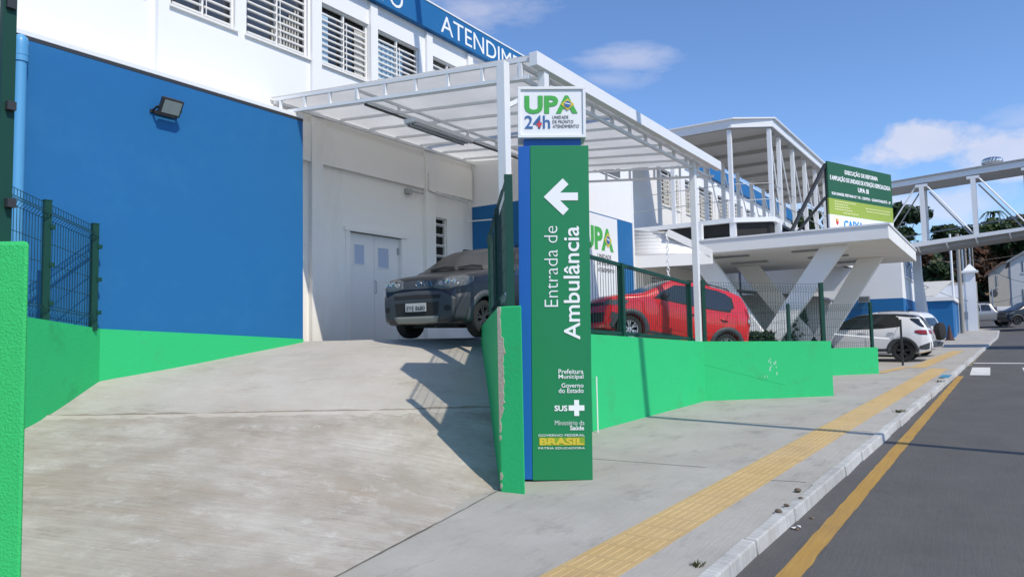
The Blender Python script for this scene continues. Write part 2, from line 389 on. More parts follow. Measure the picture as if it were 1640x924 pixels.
def text(name, s, org, u, v, w, h, m, parent, bold=0, off=.004, depth=.003, nrm=None, local=False, keep=False):
    """lettering fitted into a w x h box whose lower left corner is org, along unit vectors u (reading) and v (up)"""
    cu = bpy.data.curves.new('lettering', 'FONT'); cu.body = s; cu.offset = bold; cu.extrude = .01; cu.resolution_u = 3
    ob = bpy.data.objects.new('lettering', cu); COL.objects.link(ob)
    dg = bpy.context.evaluated_depsgraph_get(); dg.update()
    me = bpy.data.meshes.new_from_object(ob.evaluated_get(dg)); bpy.data.objects.remove(ob); bpy.data.curves.remove(cu)
    xs = [p.co.x for p in me.vertices]; ys = [p.co.y for p in me.vertices]
    x0, x1, y0, y1 = min(xs), max(xs), min(ys), max(ys)
    u = Vector(u).normalized(); v = Vector(v).normalized(); nn = u.cross(v).normalized(); org = Vector(org)
    sx = w / (x1 - x0); sy = h / (y1 - y0)
    if keep: sx = sy
    for p in me.vertices:
        c = p.co; p.co = org + u * ((c.x - x0) * sx) + v * ((c.y - y0) * sy) + nn * (off + (depth if c.z > 0 else 0))
    me.materials.clear(); me.materials.append(m); me.name = name
    o = bpy.data.objects.new(name, me); COL.objects.link(o)
    if parent is not None:
        root = parent
        while root.parent: root = root.parent
        if not local: me.transform(Matrix.Translation(-root.location))
        o.parent = parent
    return o
# ================================================================== SETTING
def lerp(a, b, t): return a + (b - a) * t
KW = .125
def kerb_y(x): return 1.73 - KW - .0388 * (x - 4.74) if x < 52 else -.10 - KW - .02 * (x - 52)
def smooth(t): t = max(0, min(1, t)); return t * t * (3 - 2 * t)

# terrain sheet to the horizon, with the wooded hill rising at the end of the street
def terrain(x, y):
    z = gz(max(min(x, 130), -40)) - .32
    d = math.hypot(x - 60, y * .8)
    hill = 8.5 * smooth((x - 82) / 60) * smooth((y + 60) / 60) + 7 * smooth((x - 150) / 200)
    hill += 2.5 * smooth((x - 70) / 60) * smooth((y - 2) / 30)
    return z + hill
mb = MB(); rows = []
xs = [-900, -300, -100, -40, -15] + [x for x in range(0, 240, 6)] + [280, 350, 500, 900, 1600]
ys = [-1200, -500, -200, -100] + [y for y in range(-70, 131, 7)] + [170, 250, 500, 1200]
for x in xs: rows.append([(x, y, terrain(x, y) + (noise.noise(Vector((x * .07, y * .07, 0))) * .8 if x > 95 else 0)) for y in ys])
struct(mb.grid(rows), 'ground', M['soil'], 60)

XS = [-12, -4, 0, 2, 4, 6, 8, 10, 12, 14, 16, 18, 20, 22, 24, 26, 28, 30, 33, 36, 40, 44, 48, 52, 55, 58, 62]
XR = XS + [66, 72, 78, 84, 90, 98, 106, 114, 122, 130]
rd = .10
def road_left(x): return kerb_y(x) + .02 if x < 60 else kerb_y(60) + .02 + (x - 60) * .55 if x < 70 else 5.4
mb = MB()
mb.grid([[(x, y, gz(x) - rd) for y in (-9.5 if x < 60 else -30, -4, -1.5, road_left(x) if x > 60 else kerb_y(x) + .03)] for x in XR])
struct(mb, 'road', M['asph'])
# painted edge line
mb = MB()
def strip(mb, f0, f1, x0, x1, dz, n=60, jit=0):
    rows = []
    for i in range(n + 1):
        x = lerp(x0, x1, i / n); j = noise.noise(Vector((x * 3.1, 4, 0))) * jit; k = noise.noise(Vector((x * 3.7, 9, 0))) * jit
        rows.append([(x, f0(x) + j, gz(x) + dz), (x, f1(x) + k, gz(x) + dz)])
    return mb.grid(rows)
def ora(x): return 1.29 - .0268 * (x - 5.3) if x < 30 else .628 - .03 * (x - 30)
strip(mb, lambda x: ora(x) - .085, lambda x: ora(x) + .065, -6, 23.2, -rd + .004, 160, .018)
struct(mb, 'yellow_road_line', M['line_y'])
mb = MB(); strip(mb, lambda x: ora(x) - .06, lambda x: ora(x) + .06, 27.2, 58, -rd + .004, 80, .02)
struct(mb, 'faded_road_line', concrete('faded_road_paint', (.20, .165, .12), (.26, .21, .15), (.1, .09, .08), (.2, .16, .12), 0, .1, .4))
mb = MB()
for k in range(7):
    y1 = .60 - k * 1.27; y0 = y1 - .47
    mb.grid([[(x, y0, gz(x) - rd + .004), (x, y1, gz(x) - rd + .004)] for x in (23.6, 24.6, 25.6, 26.7)])
struct(mb, 'crosswalk_stripes', M['line_w'])
mb = MB(); mb.grid([[(x, y, gz(x) - rd + .004) for y in (-7.5, -3, -.9, .74)] for x in (28.6, 28.95)])
struct(mb, 'stop_line', M['line_w'])

# pavement: street side sheet under everything on the building side
mb = MB()
rows = []
for x in XS:
    k = kerb_y(x) + KW - .005
    far = 6.3 if x < 6 else (5.6 if x < 16 else 12)
    rows.append([(x, lerp(k, far, t), gz(x)) for t in (0, .15, .4, .7, 1)])
mb.grid(rows)
mb.grid([[(x, y, gz(x)) for y in (-.3, 3, 12)] for x in (62, 62.6)])
struct(mb, 'pavement', M['walk'])
# expansion joints cut in the slab
mb = MB()
def joint(p, q, w=.014):
    p = Vector(p); q = Vector(q); d = (q - p).normalized(); a = Vector((-d.y, d.x, 0)) * w / 2; n = 14; rows = []
    for i in range(n + 1):
        c = p.lerp(q, i / n) + Vector((noise.noise(Vector((i * .7, p.x, p.y))) * .012, noise.noise(Vector((i * .9, p.y, p.x))) * .012, 0))
        rows.append([(c.x - a.x, c.y - a.y, gz(c.x) + .004), (c.x + a.x, c.y + a.y, gz(c.x) + .004)])
    mb.grid(rows)
for x in (7.9, 11.6, 15.3, 19.0, 23.0, 27.5, 33):
    t = kerb_y(x)
    joint((x, t + .2, 0), (x - .1, t + .88, 0)); joint((x + .3, t + 1.35, 0), (x + .2, min(t + 3.4, 5.0 if x < 15 else 4.0), 0))
struct(mb, 'pavement_joints', mat('dark_joint', (.19, .175, .155), .95, var=.2))

# kerb: whitewashed stones, worn and chipped
mb = MB(); x = -6.0; rnd = random.Random(3)
while x < 60:
    L = 1.0 + rnd.random() * .12 if x < 21 or x > 26 else .8
    m = 5; x2 = x + L - .012
    b, t = [], []
    for (xx, o, in_) in ((x, 0, 0), (x2, 0, 0), (x2, KW, 1), (x, KW, 1)):
        yy = kerb_y(xx) + o + rnd.uniform(-.012, .012)
        b.append((xx, yy, gz(xx) - rd - .1)); t.append((xx, yy + (.02 if not in_ else 0), gz(xx) + rnd.uniform(.004, .016) ))
    mb.hexa(b, t); x += L
kb = mb.build('kerb', M['kerb'], None, None, .012, local=True); tag(kb, kind='structure')
mb = MB(); mb.grid([[(x, kerb_y(x) + y, gz(x) + .021) for y in (.02, .24)] for x in (21.2, 21.6, 22.1)])
struct(mb, 'painted_kerb_patch', M['teal'])

# tactile strip: tiles with raised bars
mb = MB()
def ty(x): return 2.655 - .0519 * (x - 4.23)
x = 1.2; W4 = .45
while x < 24.6:
    x2 = x + .298
    mb.grid([[(xx, ty(xx) - W4 * s, gz(xx) + .006) for s in (1, .5, 0)] for xx in (x, x2)])
    mb.hexa([(x, ty(x) - W4, gz(x) - .02), (x2, ty(x2) - W4, gz(x2) - .02), (x2, ty(x2), gz(x2) - .02), (x, ty(x), gz(x) - .02)],
            [(x, ty(x) - W4, gz(x) + .0055), (x2, ty(x2) - W4, gz(x2) + .0055), (x2, ty(x2), gz(x2) + .0055), (x, ty(x), gz(x) + .0055)])
    for k in range(6):
        a = .03 + k * .069; c = a + .036
        mb.hexa([(x + .02, ty(x) - a - .036, gz(x) + .006), (x2 - .02, ty(x2) - a - .036, gz(x2) + .006), (x2 - .02, ty(x2) - a, gz(x2) + .006), (x + .02, ty(x) - a, gz(x) + .006)],
                [(x + .03, ty(x) - a - .03, gz(x) + .0095), (x2 - .03, ty(x2) - a - .03, gz(x2) + .0095), (x2 - .03, ty(x2) - a - .006, gz(x2) + .0095), (x + .03, ty(x) - a - .006, gz(x) + .0095)])
    x += .30
struct(mb, 'tactile_strip', M['tactile'])
mb = MB()
mb.grid([[(x, lerp(1.75, 1.02, (x - 24.8) / 10.3) + s, gz(x) + .006) for s in (.0, .45)] for x in (24.9, 28, 31, 35.2)])
mb.grid([[(x, lerp(2.6, 2.15, (x - 22.6) / 2.6) + s, gz(x) + .007) for s in (.0, .3)] for x in (22.6, 25.2)])
struct(mb, 'worn_tactile_strip', M['tactile'])

# ---- ambulance ramp
ZP = 1.58
def pt(px, py, d): p = atD(px, py, d); return (p.x, p.y, p.z)
FL, FRr = (.6, 3.36, -.10), (6.15, 4.34, .003)
def rbf(P):
    """thin plate spline through scattered (x, y, z)"""
    n = len(P)
    def U(r2): return 0 if r2 < 1e-9 else .5 * r2 * math.log(r2)
    A = [[U((p[0] - q[0]) ** 2 + (p[1] - q[1]) ** 2) + (.02 if i == k else 0) for k, q in enumerate(P)] + [1, p[0], p[1]] + [p[2]] for i, p in enumerate(P)]
    A += [[1] * n + [0, 0, 0, 0], [p[0] for p in P] + [0, 0, 0, 0], [p[1] for p in P] + [0, 0, 0, 0]]
    m = n + 3
    for c in range(m):
        pv = max(range(c, m), key=lambda r: abs(A[r][c])); A[c], A[pv] = A[pv], A[c]
        for r in range(m):
            if r != c and A[r][c]:
                f = A[r][c] / A[c][c]; A[r] = [a - f * b for a, b in zip(A[r], A[c])]
    w = [A[k][m] / A[k][k] for k in range(m)]
    return lambda x, y: sum(w[k] * U((x - P[k][0]) ** 2 + (y - P[k][1]) ** 2) for k in range(n)) + w[n] + w[n + 1] * x + w[n + 2] * y
PF = [(.6, 3.36, -.10), (2.2, 3.65, -.07), (3.56, 3.9, -.05), (4.9, 4.12, -.02), (6.30, 4.37, .003)]
PT = [(3.9, 9.73), (5.3, 9.73), (6.8, 9.73), (8.15, 9.73), (8.5, 8.6), (8.9, 7.6), (9.35, 6.72)]
JL, JR = pt(90, 668, 8.2), pt(775, 655, 9.2)
ctl = PF + [JL, pt(320, 663.6, 8.53), pt(550, 659, 8.87), JR, pt(42, 680, 7.9)] + [tuple(atY(px, py, 9.72)) for px, py in ((165, 607), (206, 600), (302, 583), (399, 564))] + \
      [(8.15, 9.73, ZP - .004), (8.5, 8.6, ZP), (8.9, 7.6, ZP - .02), (9.35, 6.72, ZP - .08), (1.6, 6.2, .35)]
ZR = rbf(ctl)
def pl_at(pl, t):
    t *= len(pl) - 1; i = min(int(t), len(pl) - 2); return tuple(lerp(pl[i][c], pl[i + 1][c], t - i) for c in (0, 1))
NA = 60; lo, hi, jn = [], [], []
jd = Vector((JR[0] - JL[0], JR[1] - JL[1])); 
for k in range(NA + 1):
    a = Vector(pl_at(PF, k / NA)); b = Vector(pl_at(PT, k / NA)); d = b - a
    t = ((JL[0] - a.x) * jd.y - (JL[1] - a.y) * jd.x) / (d.x * jd.y - d.y * jd.x)
    t += .004 * noise.noise(Vector((k * .3, 0, 2)))
    lo.append([a + d * (t * i / 22) for i in range(23)]); hi.append([a + d * (t + (1 - t) * i / 26) for i in range(27)]); jn.append(a + d * t)
Z3 = lambda p, o=0: (p.x, p.y, ZR(p.x, p.y) + o)
mb = MB(); mb.grid([[Z3(p) for p in r] for r in lo]); struct(mb, 'ramp_lower_slab', M['ramp'], 60)
mb = MB(); mb.grid([[Z3(p, .012 if i < 2 else 0.004) for i, p in enumerate(r)] for r in hi]); struct(mb, 'ramp_upper_slab', M['ramp_up'], 60)
# worn mortar ridge along the joint, dust stain above it
nrm2 = Vector((-jd.y, jd.x)).normalized(); nrm2 = nrm2 if nrm2.dot(Vector((.83, .55))) > 0 else -nrm2
mb = MB(); st_ = MB(); r1, r2 = [], []
for i in range(241):
    p = Vector((JL[0], JL[1])) + jd * lerp(-.12, 1.03, i / 240); n1 = noise.noise(Vector((i * .11, 1, 0))); n2 = noise.noise(Vector((i * .23, 7, 0)))
    r1.append([Z3(p - nrm2 * max(.02, .075 + .11 * n1 + .03 * n2), .002), Z3(p - nrm2 * (.015 + .008 * n2), .012), Z3(p + nrm2 * .004, .019)])
    w = max(.004, .035 + .06 * noise.noise(Vector((i * .06, 3, 0))) + .02 * n2)
    r2.append([Z3(p + nrm2 * .002, .0205), Z3(p + nrm2 * (.01 + w), .016)])
struct(mb.grid(r1), 'ramp_joint', M['ramp_up'], 60)
struct(st_.grid(r2), 'ramp_joint_dirt', concrete('brown_joint_dirt', (.27, .23, .185), (.34, .30, .25), (.19, .16, .13), (.30, .24, .18), BRUSH, .3, .6), 60)
mb = MB(); rows = []
for i in range(61):
    a = pl_at(PF, i / 60); w = .006 + .006 * noise.noise(Vector((i * .6, 0, 0))); jx = noise.noise(Vector((i * .5, 3, 0))) * .02; z = ZR(a[0], a[1])
    rows.append([(a[0], a[1] - w + jx, max(z, gz(a[0])) + .006), (a[0], a[1] + w + jx, max(z, gz(a[0])) + .007)])
mb.grid(rows); struct(mb, 'ramp_foot_joint', bpy.data.materials['dark_joint'])
# platform under the canopy, and the second ramp down towards the portico
mb = MB()
tt = [pl_at(PT, .5 + .5 * i / 18) for i in range(19)]
mb.grid([[(p[0] + .002, p[1], ZR(p[0], p[1]) + .005) for p in tt], [(lerp(p[0], 10.5, .5), p[1] * 1.0, ZP) for p in tt], [(13.4, lerp(10.4, 5.3, i / 18), ZP) for i in range(19)]])
struct(mb, 'ambulance_platform', M['plat'], 60)
mb = MB(); rows = []
for i in range(34):
    x = 13.4 + i * .25; row = []
    for j in range(25):
        y = 2.2 + j * .34
        s = (x - 14.4) * .75 - (y - 6.55) * .66 + .84
        z = ZP - .19 * max(0, s)
        sid = 5.28 - (y < 99) * 0
        row.append((x, y, max(z, gz(x) - .06)))
    rows.append(row)
mb.grid(rows)
keep = []
for f in mb.f:
    c = [sum(mb.v[i][k] for i in f) / 4 for k in range(3)]
    if c[0] < 14.95 and c[1] < 5.62 - .06 * (c[0] - 10.2): continue
    if 14.6 <= c[0] <= 16.6 and c[1] < 5.05 - (c[0] - 14.6) * 1.30: continue
    if c[2] <= gz(c[0]) + .0 : continue
    if c[0] > 14.3 and c[1] < max(5.85 - (c[0] - 14.6) * 1.31, 3.45 + .40 * (c[0] - 16.29)): continue
    keep.append(f)
mb.f = keep; mb.mi = [0] * len(keep)
struct(mb, 'side_ramp', M['plat'], 60)

# ================================================================== GREEN BOUNDARY WALLS
def wall_run(mb, pts, th, side=1):
    """pts: (x, y, zbottom, ztop); thickness to the left of the run when side=1"""
    n = len(pts); L = []
    for i, p in enumerate(pts):
        a = Vector(pts[max(i - 1, 0)][:2]); b = Vector(pts[min(i + 1, n - 1)][:2]); d = (b - a).normalized()
        nrm = Vector((-d.y, d.x)) * th * side
        L.append((p, (p[0] + nrm.x, p[1] + nrm.y)))
    vs = []
    for p, q in L: vs += [(p[0], p[1], p[2]), (q[0], q[1], p[2]), (q[0], q[1], p[3]), (p[0], p[1], p[3])]
    fs = [(0, 1, 2, 3)]
    for i in range(n - 1):
        a, b = i * 4, i * 4 + 4
        for k in range(4): fs.append((a + k, a + (k + 1) % 4, b + (k + 1) % 4, b + k))
    m = (n - 1) * 4; fs.append((m + 3, m + 2, m + 1, m))
    return mb.add(vs, fs)

# left wall: near pier, run behind it, and the cranked piece up to the blue annex
W0 = pt(47, 385, 3.2); W1 = pt(44, 507, 7.75); W1b = pt(42, 680, 7.9); CT = atY(165, 527, 9.7)
lw = empty('boundary_wall', (1.5, 3.7, 0), 'green wall left of the ramp, rough pier at its near end', 'wall')
mb = MB()
pier = [W0[:2], (W0[0] - .62 * .555, W0[1] + .62 * .832)]
dv = Vector((W0[0] - .06, W0[1])).normalized() * .24
mb.prism([(pier[0][0], pier[0][1], -.3), (pier[1][0], pier[1][1], -.3), (pier[1][0] + dv.x, pier[1][1] + dv.y, -.3), (pier[0][0] + dv.x, pier[0][1] + dv.y, -.3)], (0, 0, W0[2] + .3))
mb.build('pier', M['green_rough'], lw, None, .02)
mb = MB()
wall_run(mb, [(W0[0] - .02, W0[1] + .235, -.3, 2.02), (2.55, 6.7, -.2, 1.9), (W1[0] - .02, W1[1], .3, W1[2])], .2, 1)
mb.build('side_run', M['green_old'], lw)
mb = MB()
wall_run(mb, [(W1[0] - .02, W1[1] + .001, .2, W1[2]), (CT.x, 9.698, .6, CT.z)], .2, 1)
mb.build('cranked_run', M['green_old'], lw)

# right ramp wall with broken plaster on its end
WE = [(6.17, 4.30), (6.17, 4.02)]
DW = Vector((9.28 - 6.17, 6.81 - 4.30)).normalized()
rw = empty('boundary_wall', (6.3, 4.25, 0), 'short green wall beside the totem, plaster broken off along its end edge', 'wall')
ztop0 = atD(803, 490, 7.39).z
zfar = atD(763, 523, 11.4).z
mb = MB()
a0 = Vector((6.17, 4.30)); b0 = Vector((6.185, 4.015)); ln = 3.9
a1 = a0 + DW * ln; b1 = a1 + Vector((DW.y, -DW.x)) * .22
mb.hexa([(a0.x, a0.y, -.3), (b0.x, b0.y, -.3), (b1.x, b1.y, .9), (a1.x, a1.y, .9)], [(a0.x, a0.y, ztop0), (b0.x, b0.y, ztop0), (b1.x, b1.y, zfar), (a1.x, a1.y, zfar)])
mb.build('wall_body', M['green'], rw, None, .012)
# exposed cement: ragged patch standing just proud of the end face
mb = MB(); rn = random.Random(5)
ex = (b0 - a0).normalized(); prof = []
zz = ztop0
zs = [ztop0 - .005 - k * .03 for k in range(0, 41)]
L1, R1 = [], []
for k, z in enumerate(zs):
    t = k / 40
    w = .035 + .012 * noise.noise(Vector((k * .4, 0, 0)))
    if .27 < t < .85: w = .062 + .04 * noise.noise(Vector((k * .28, 2, 0))) + .012 * rn.uniform(-1, 1)
    if t > .85: w = max(.006, .07 * (1 - (t - .85) / .15))
    L1.append((a0.x - .006, a0.y + .004, z)); R1.append((a0.x - .007 + ex.x * w, a0.y + ex.y * w, z))
vs = L1 + R1; n = len(L1)
fr = [(p[0] + .012, p[1], p[2]) for p in vs]
mb.add(vs, [(i, i + 1, n + i + 1, n + i) for i in range(n - 1)])
mb.add([R1[i] for i in range(n)] + [fr[n + i] for i in range(n)], [(i, i + 1, n + i + 1, n + i) for i in range(n - 1)])
for (z0, z1, w) in ((.52, .58, .02), (.60, .72, .026), (.12, .2, .03), (.03, .09, .02)):
    mb.prism([(a0.x - .006, a0.y + .003, z0), (a0.x - .006, a0.y - w * .6, z0 + .01), (a0.x - .006, a0.y - w, (z0 + z1) / 2), (a0.x - .006, a0.y - w * .5, z1), (a0.x - .006, a0.y + .003, z1)], (.011, 0, 0))
mb.build('broken_plaster', M['plaster'], rw)

# street front walls
def wpt(px, py): p = atG(px, py); return p
s1 = Vector((10.18, 5.28)); s2 = Vector((14.64, 5.01)); s3 = Vector((16.29, 2.84))
d1 = (s2 - s1).normalized(); s0 = s1 - d1 * 1.75
def ztop(p, py, px): return atD(px, py, p.dot(Vector((FH.x, FH.y)))).z
z1t = ztop(s1, 535, 953); z2t = ztop(s2, 547, 1130); z3t = ztop(s3, 546, 1335)
fw_ = empty('boundary_wall', (12.4, 5.2, .1), 'long green wall in front of the red car, bending towards the pavement', 'wall')
mb = MB(); wall_run(mb, [(s0.x, s0.y, -.3, z1t + .02), (s1.x, s1.y, -.3, z1t), (s2.x, s2.y, -.3, z2t)], .18, 1); mb.build('platform_run', M['green'], fw_)
mb = MB()
dd = (s3 - s2).normalized(); nn_ = Vector((-dd.y, dd.x)) * .18
mb.hexa([(s2.x, s2.y, -.3), (s3.x, s3.y, -.3), (s3.x + nn_.x, s3.y + nn_.y, -.3), (s2.x + nn_.x + .1, s2.y + .3, -.3)],
        [(s2.x, s2.y, z2t + .004), (s3.x, s3.y, z3t), (s3.x + nn_.x, s3.y + nn_.y, z3t), (s2.x + nn_.x + .1, s2.y + .3, z2t + .004)])
mb.build('angled_run', M['green'], fw_)
# hairline crack and paint scuffs on the angled run
mb = MB(); last = None
fn = Vector((dd.y, -dd.x)) * .003
def on2(t, z): q = s2 + dd * t; return Vector((q.x + fn.x, q.y + fn.y, z))
L2 = (s3 - s2).length
for i in range(15):
    t = .02 + i / 14 * L2 * .62; z = lerp(.92, .46, i / 14) + .03 * noise.noise(Vector((i, 0, 7)))
    if last is not None:
        a, b = last, on2(t, z); mb.quad(a, b, b + Vector((0, 0, .010)), a + Vector((0, 0, .012)))
    last = on2(t, z)
mb.build('hairline_crack', M['green_old'], fw_)
mb = MB(); rn = random.Random(2)
for i in range(14):
    t = L2 * (.46 + .10 * rn.random()) ; z = .62 + .36 * rn.random() + (.0); h = .02 + .06 * rn.random()
    a = on2(t, z); b = on2(t + .012 + .02 * rn.random(), z + .01)
    mb.quad(a, b, b + Vector((0, 0, h)), a + Vector((0, 0, h * .8)))
mb.build('paint_scuff', mat('pale_scuff', (.30, .62, .42), .7, var=.1), fw_)
e1 = Vector((21.75, 3.62)); e2 = Vector((22.53, 2.72))
ze = ztop(e2, 556, 1408)
ew = MB(); wall_run(ew, [(e1.x - .9, e1.y + 1.04, .1, ze), (e1.x, e1.y, .1, ze), (e2.x, e2.y, .1, ze)], .18, 1)
tag(ew.build('boundary_wall', M['green'], None), 'low green wall beyond the angled wall, in front of the white car', 'wall')

# ================================================================== FENCES
def wires(mb, p, q, zb0, zb1, zt0, zt1, step, rows_t, r=.003, fold=True, nrm=(0, 0)):
    """welded mesh: vertical wires, horizontal wires at fractions rows_t, folded V near top and foot"""
    p = Vector(p); q = Vector(q); L = (q - p).length; n = max(2, int(L / step)); nr = Vector((nrm[0], nrm[1], 0))
    for i in range(n + 1):
        t = i / n; c = p.lerp(q, t); z0 = lerp(zb0, zb1, t); z1 = lerp(zt0, zt1, t); h = z1 - z0
        if fold:
            pts = [(0, 0), (.05, 0), (.085, .045), (.12, 0), (.86, 0), (.90, .05), (.94, 0), (1, 0)]
        else: pts = [(0, 0), (1, 0)]
        P = [Vector((c.x, c.y, z0 + h * a)) + nr * b for a, b in pts]
        for a, b in zip(P[:-1], P[1:]): mb.beam(a, b, r * 2, r * 2, (nr.x, nr.y, 0) if nr.length else (1, 0, 0))
    for t in rows_t:
        o = nr * (.05 if t in (.085, .90) else 0)
        a = Vector((p.x, p.y, lerp(zb0, zt0, t))) + o; b = Vector((q.x, q.y, lerp(zb1, zt1, t))) + o
        mb.beam(a, b, r * 2.2, r * 2.2)
ROWS = (.02, .085, .12, .30, .48, .66, .86, .90, .94, 1)
def post(mb, x, y, z0, z1, w=.06, d=.05): mb.box(x - w / 2, x + w / 2, y - d / 2, y + d / 2, z0, z1); mb.box(x - w / 2 - .004, x + w / 2 + .004, y - d / 2 - .004, y + d / 2 + .004, z1 - .001, z1 + .012)

# left fence on the wall by the blue annex
fn1 = empty('mesh_fence', (3.9, 8.9, 1.7), 'dark green mesh fence on the green wall against the blue wall', 'fence')
A = Vector((W1[0] - .07, W1[1] + .1)); B = Vector((CT.x - .10, 9.62)); dA = (B - A).normalized(); nA = (dA.y, -dA.x)
Pm = None
pB = atD(150, 368, 9.35); pA = atD(70, 330, 8.55)
zt_of = lambda p: lerp(atD(8, 305, 7.75).z, pB.z, ((Vector(p[:2]) - A).dot(dA)) / (B - A).length)
zb_of = lambda p: lerp(W1[2] + .02, CT.z + .02, ((Vector(p[:2]) - A).dot(dA)) / (B - A).length)
def on_line(px):
    # point on plan line A-B seen at column px
    d = ray(px, 500); d2 = Vector((d.x, d.y)); c = d2.x * dA.y - d2.y * dA.x
    t = (A.x * dA.y - A.y * dA.x) / c; return d2 * t
cols = [A - dA * 1.2, on_line(72), on_line(150)]
for c in cols:
    mb = MB(); post(mb, c.x, c.y, zb_of(c) - .05, zt_of(c) + .03, .075, .06)
    for k in (.12, .45, .78): mb.box(c.x + .02, c.x + .075, c.y - .045, c.y + .02, lerp(zb_of(c), zt_of(c), k), lerp(zb_of(c), zt_of(c), k) + .05)
    mb.build('post', M['steel_green'], fn1)
for a, b in zip(cols[:-1], cols[1:]):
    mb = MB(); wires(mb, (a.x, a.y, 0), (b.x, b.y, 0), zb_of(a), zb_of(b), zt_of(a), zt_of(b), .05, ROWS, .0026, True, nA); mb.build('mesh_panel', M['wire_green'], fn1)
# tall post with clips at the picture's left edge, on the pier
fn2 = empty('fence_post', (1.42, 3.65, 2.05), 'tall dark green fence post with clips on the near green pier', 'fence post')
q = atD(6, 300, 3.28); mb = MB(); mb.box(q.x - .028, q.x + .028, q.y - .02, q.y + .02, W0[2] - .02, 3.6); mb.build('shaft', M['steel_green'], fn2)
for py in (8, 170, 325):
    c = atD(15, py, 3.27); mb = MB(); mb.box(c.x - .016, c.x + .02, c.y - .025, c.y + .012, c.z - .022, c.z + .018); mb.build('clip', M['dark_steel'], fn2)

# fence on the right ramp wall, seen almost end on
fn3 = empty('mesh_fence', (6.8, 4.7, 1.8), 'dark green mesh fence on the short wall beside the totem', 'fence')
c0 = Vector((6.20, 4.18)) ; zf0 = atD(812, 275, 7.45).z
for k, s in enumerate((.05, 1.55, 3.05)):
    c = c0 + DW * s; zb = lerp(ztop0, zfar, s / ln)
    if k == 0:
        e = Vector((DW.y, -DW.x)); mb = MB()
        p = atD(814, 300, 7.5); c = Vector((p.x, p.y))
    mb = MB(); dwx = .085 if k == 0 else .06
    mb.beam((c.x, c.y, zb - .03), (c.x, c.y, zf0 - .02 - s * .06), dwx, .05, (DW.x, DW.y, 0)); mb.build('post', M['steel_green'], fn3)
for (sa, sb) in ((.12, 1.52), (1.58, 3.02)):
    pa = c0 + DW * sa; pb = c0 + DW * sb
    mb = MB(); wires(mb, (pa.x, pa.y, 0), (pb.x, pb.y, 0), lerp(ztop0, zfar, sa / ln) + .03, lerp(ztop0, zfar, sb / ln) + .03, zf0 - .03 - sa * .06, zf0 - .03 - sb * .06, .055, ROWS, .0022, True, (-DW.y, DW.x)); mb.build('mesh_panel', M['wire_green'], fn3)

# barred panel on the platform wall
fn4 = empty('barred_fence', (12.3, 5.2, 1.6), 'dark green framed bar fence on the long green wall before the red car', 'fence')
n1 = Vector((-d1.y, d1.x))
def s1p(px, off=.09):
    o = s1 + n1 * off; d = ray(px, 500); d2 = Vector((d.x, d.y)); c = d2.x * d1.y - d2.y * d1.x
    t = (o.x * d1.y - o.y * d1.x) / c; return d2 * t
def zat(p, px, py): return atD(px, py, p.dot(Vector((FH.x, FH.y)))).z
pa = s1p(860); pm = s1p(996); pe = s1p(1104)
ztA = zat(s1p(950), 950, 412); ztE = zat(pe, 1104, 454)
ex_ = (ztE - ztA) / ((pe - s1p(950)).length); zt0_ = lambda p: ztA + ex_ * (p - s1p(950)).dot(d1)
zb0_ = lambda p: lerp(z1t, z2t, (p - s1).dot(d1) / (s2 - s1).length) + .05
for (a, b) in ((pa, pm), (pm, pe)):
    mb = MB(); A3 = lambda p, z: (p.x, p.y, z)
    mb.beam(A3(a, zt0_(a)), A3(b, zt0_(b)), .05, .06); mb.beam(A3(a, zb0_(a)), A3(b, zb0_(b)), .05, .06); mb.build('rail', M['steel_green'], fn4)
    mb = MB(); n = int((b - a).length / .085)
    for i in range(1, n):
        c = a.lerp(b, i / n); mb.tube([A3(c, zb0_(c)), A3(c, zt0_(c))], .0052, 6)
    mb.build('bars', M['wire_green'], fn4)
for c, w in ((pa, .06), (pm, .10), (pe, .05)):
    mb = MB(); mb.box(c.x - w / 2, c.x + w / 2, c.y - .05, c.y + .05, zb0_(c) - .06, zt0_(c) + .03); mb.build('post', M['steel_green'], fn4)

# mesh fence along the angled wall
fn5 = empty('mesh_fence', (15.6, 4.0, 1.4), 'green mesh fence on the angled wall in front of the portico', 'fence')
ga = s2 + dd * .06 + nn_ * .5; gb = s3 - dd * .12 + nn_ * .5
zg = [zat(ga, 1130, 452), zat(gb, 1320, 455)]
mb = MB(); wires(mb, (ga.x, ga.y, 0), (gb.x, gb.y, 0), z2t + .02, z3t + .02, zg[0], zg[1], .055, ROWS, .0022, True, (dd.y, -dd.x)); mb.build('mesh_panel', M['wire_green'], fn5)
for c, zz_, zb_, w in ((ga, zg[0] + .05, z2t, .07), (gb, zg[1] + .03, z3t, .075)):
    mb = MB(); mb.beam((c.x, c.y, zb_ - .02), (c.x, c.y, zz_), w, w, (dd.x, dd.y, 0)); mb.build('post', M['steel_green'], fn5)
# farther mesh fence on the low wall
fn6 = empty('mesh_fence', (22, 3.4, 1.1), 'lower green mesh fence standing on the low wall by the white car', 'fence')
de = (e2 - e1).normalized(); ne = Vector((-de.y, de.x)) * .09
h2 = e2 + ne - de * .1; h1 = e1 + ne - Vector((.9, -1.04)) * 1.0; h0 = h1 + Vector((-.65, .75)) * 1.6
zt2 = zat(h2, 1398, 487)
for a, b in ((h0, h1), (h1, h2)):
    mb = MB(); wires(mb, (a.x, a.y, 0), (b.x, b.y, 0), ze - .6 if a is h0 else ze + .02, ze + .02, zt2, zt2, .06, ROWS, .0028, True, (de.y, -de.x)); mb.build('mesh_panel', M['wire_green'], fn6)
for c in (h0, h1, h2):
    mb = MB(); mb.beam((c.x, c.y, ze - .5 if c is h0 else ze - .02), (c.x, c.y, zt2 + .05), .07, .07, (de.x, de.y, 0)); mb.build('post', M['steel_green'], fn6)
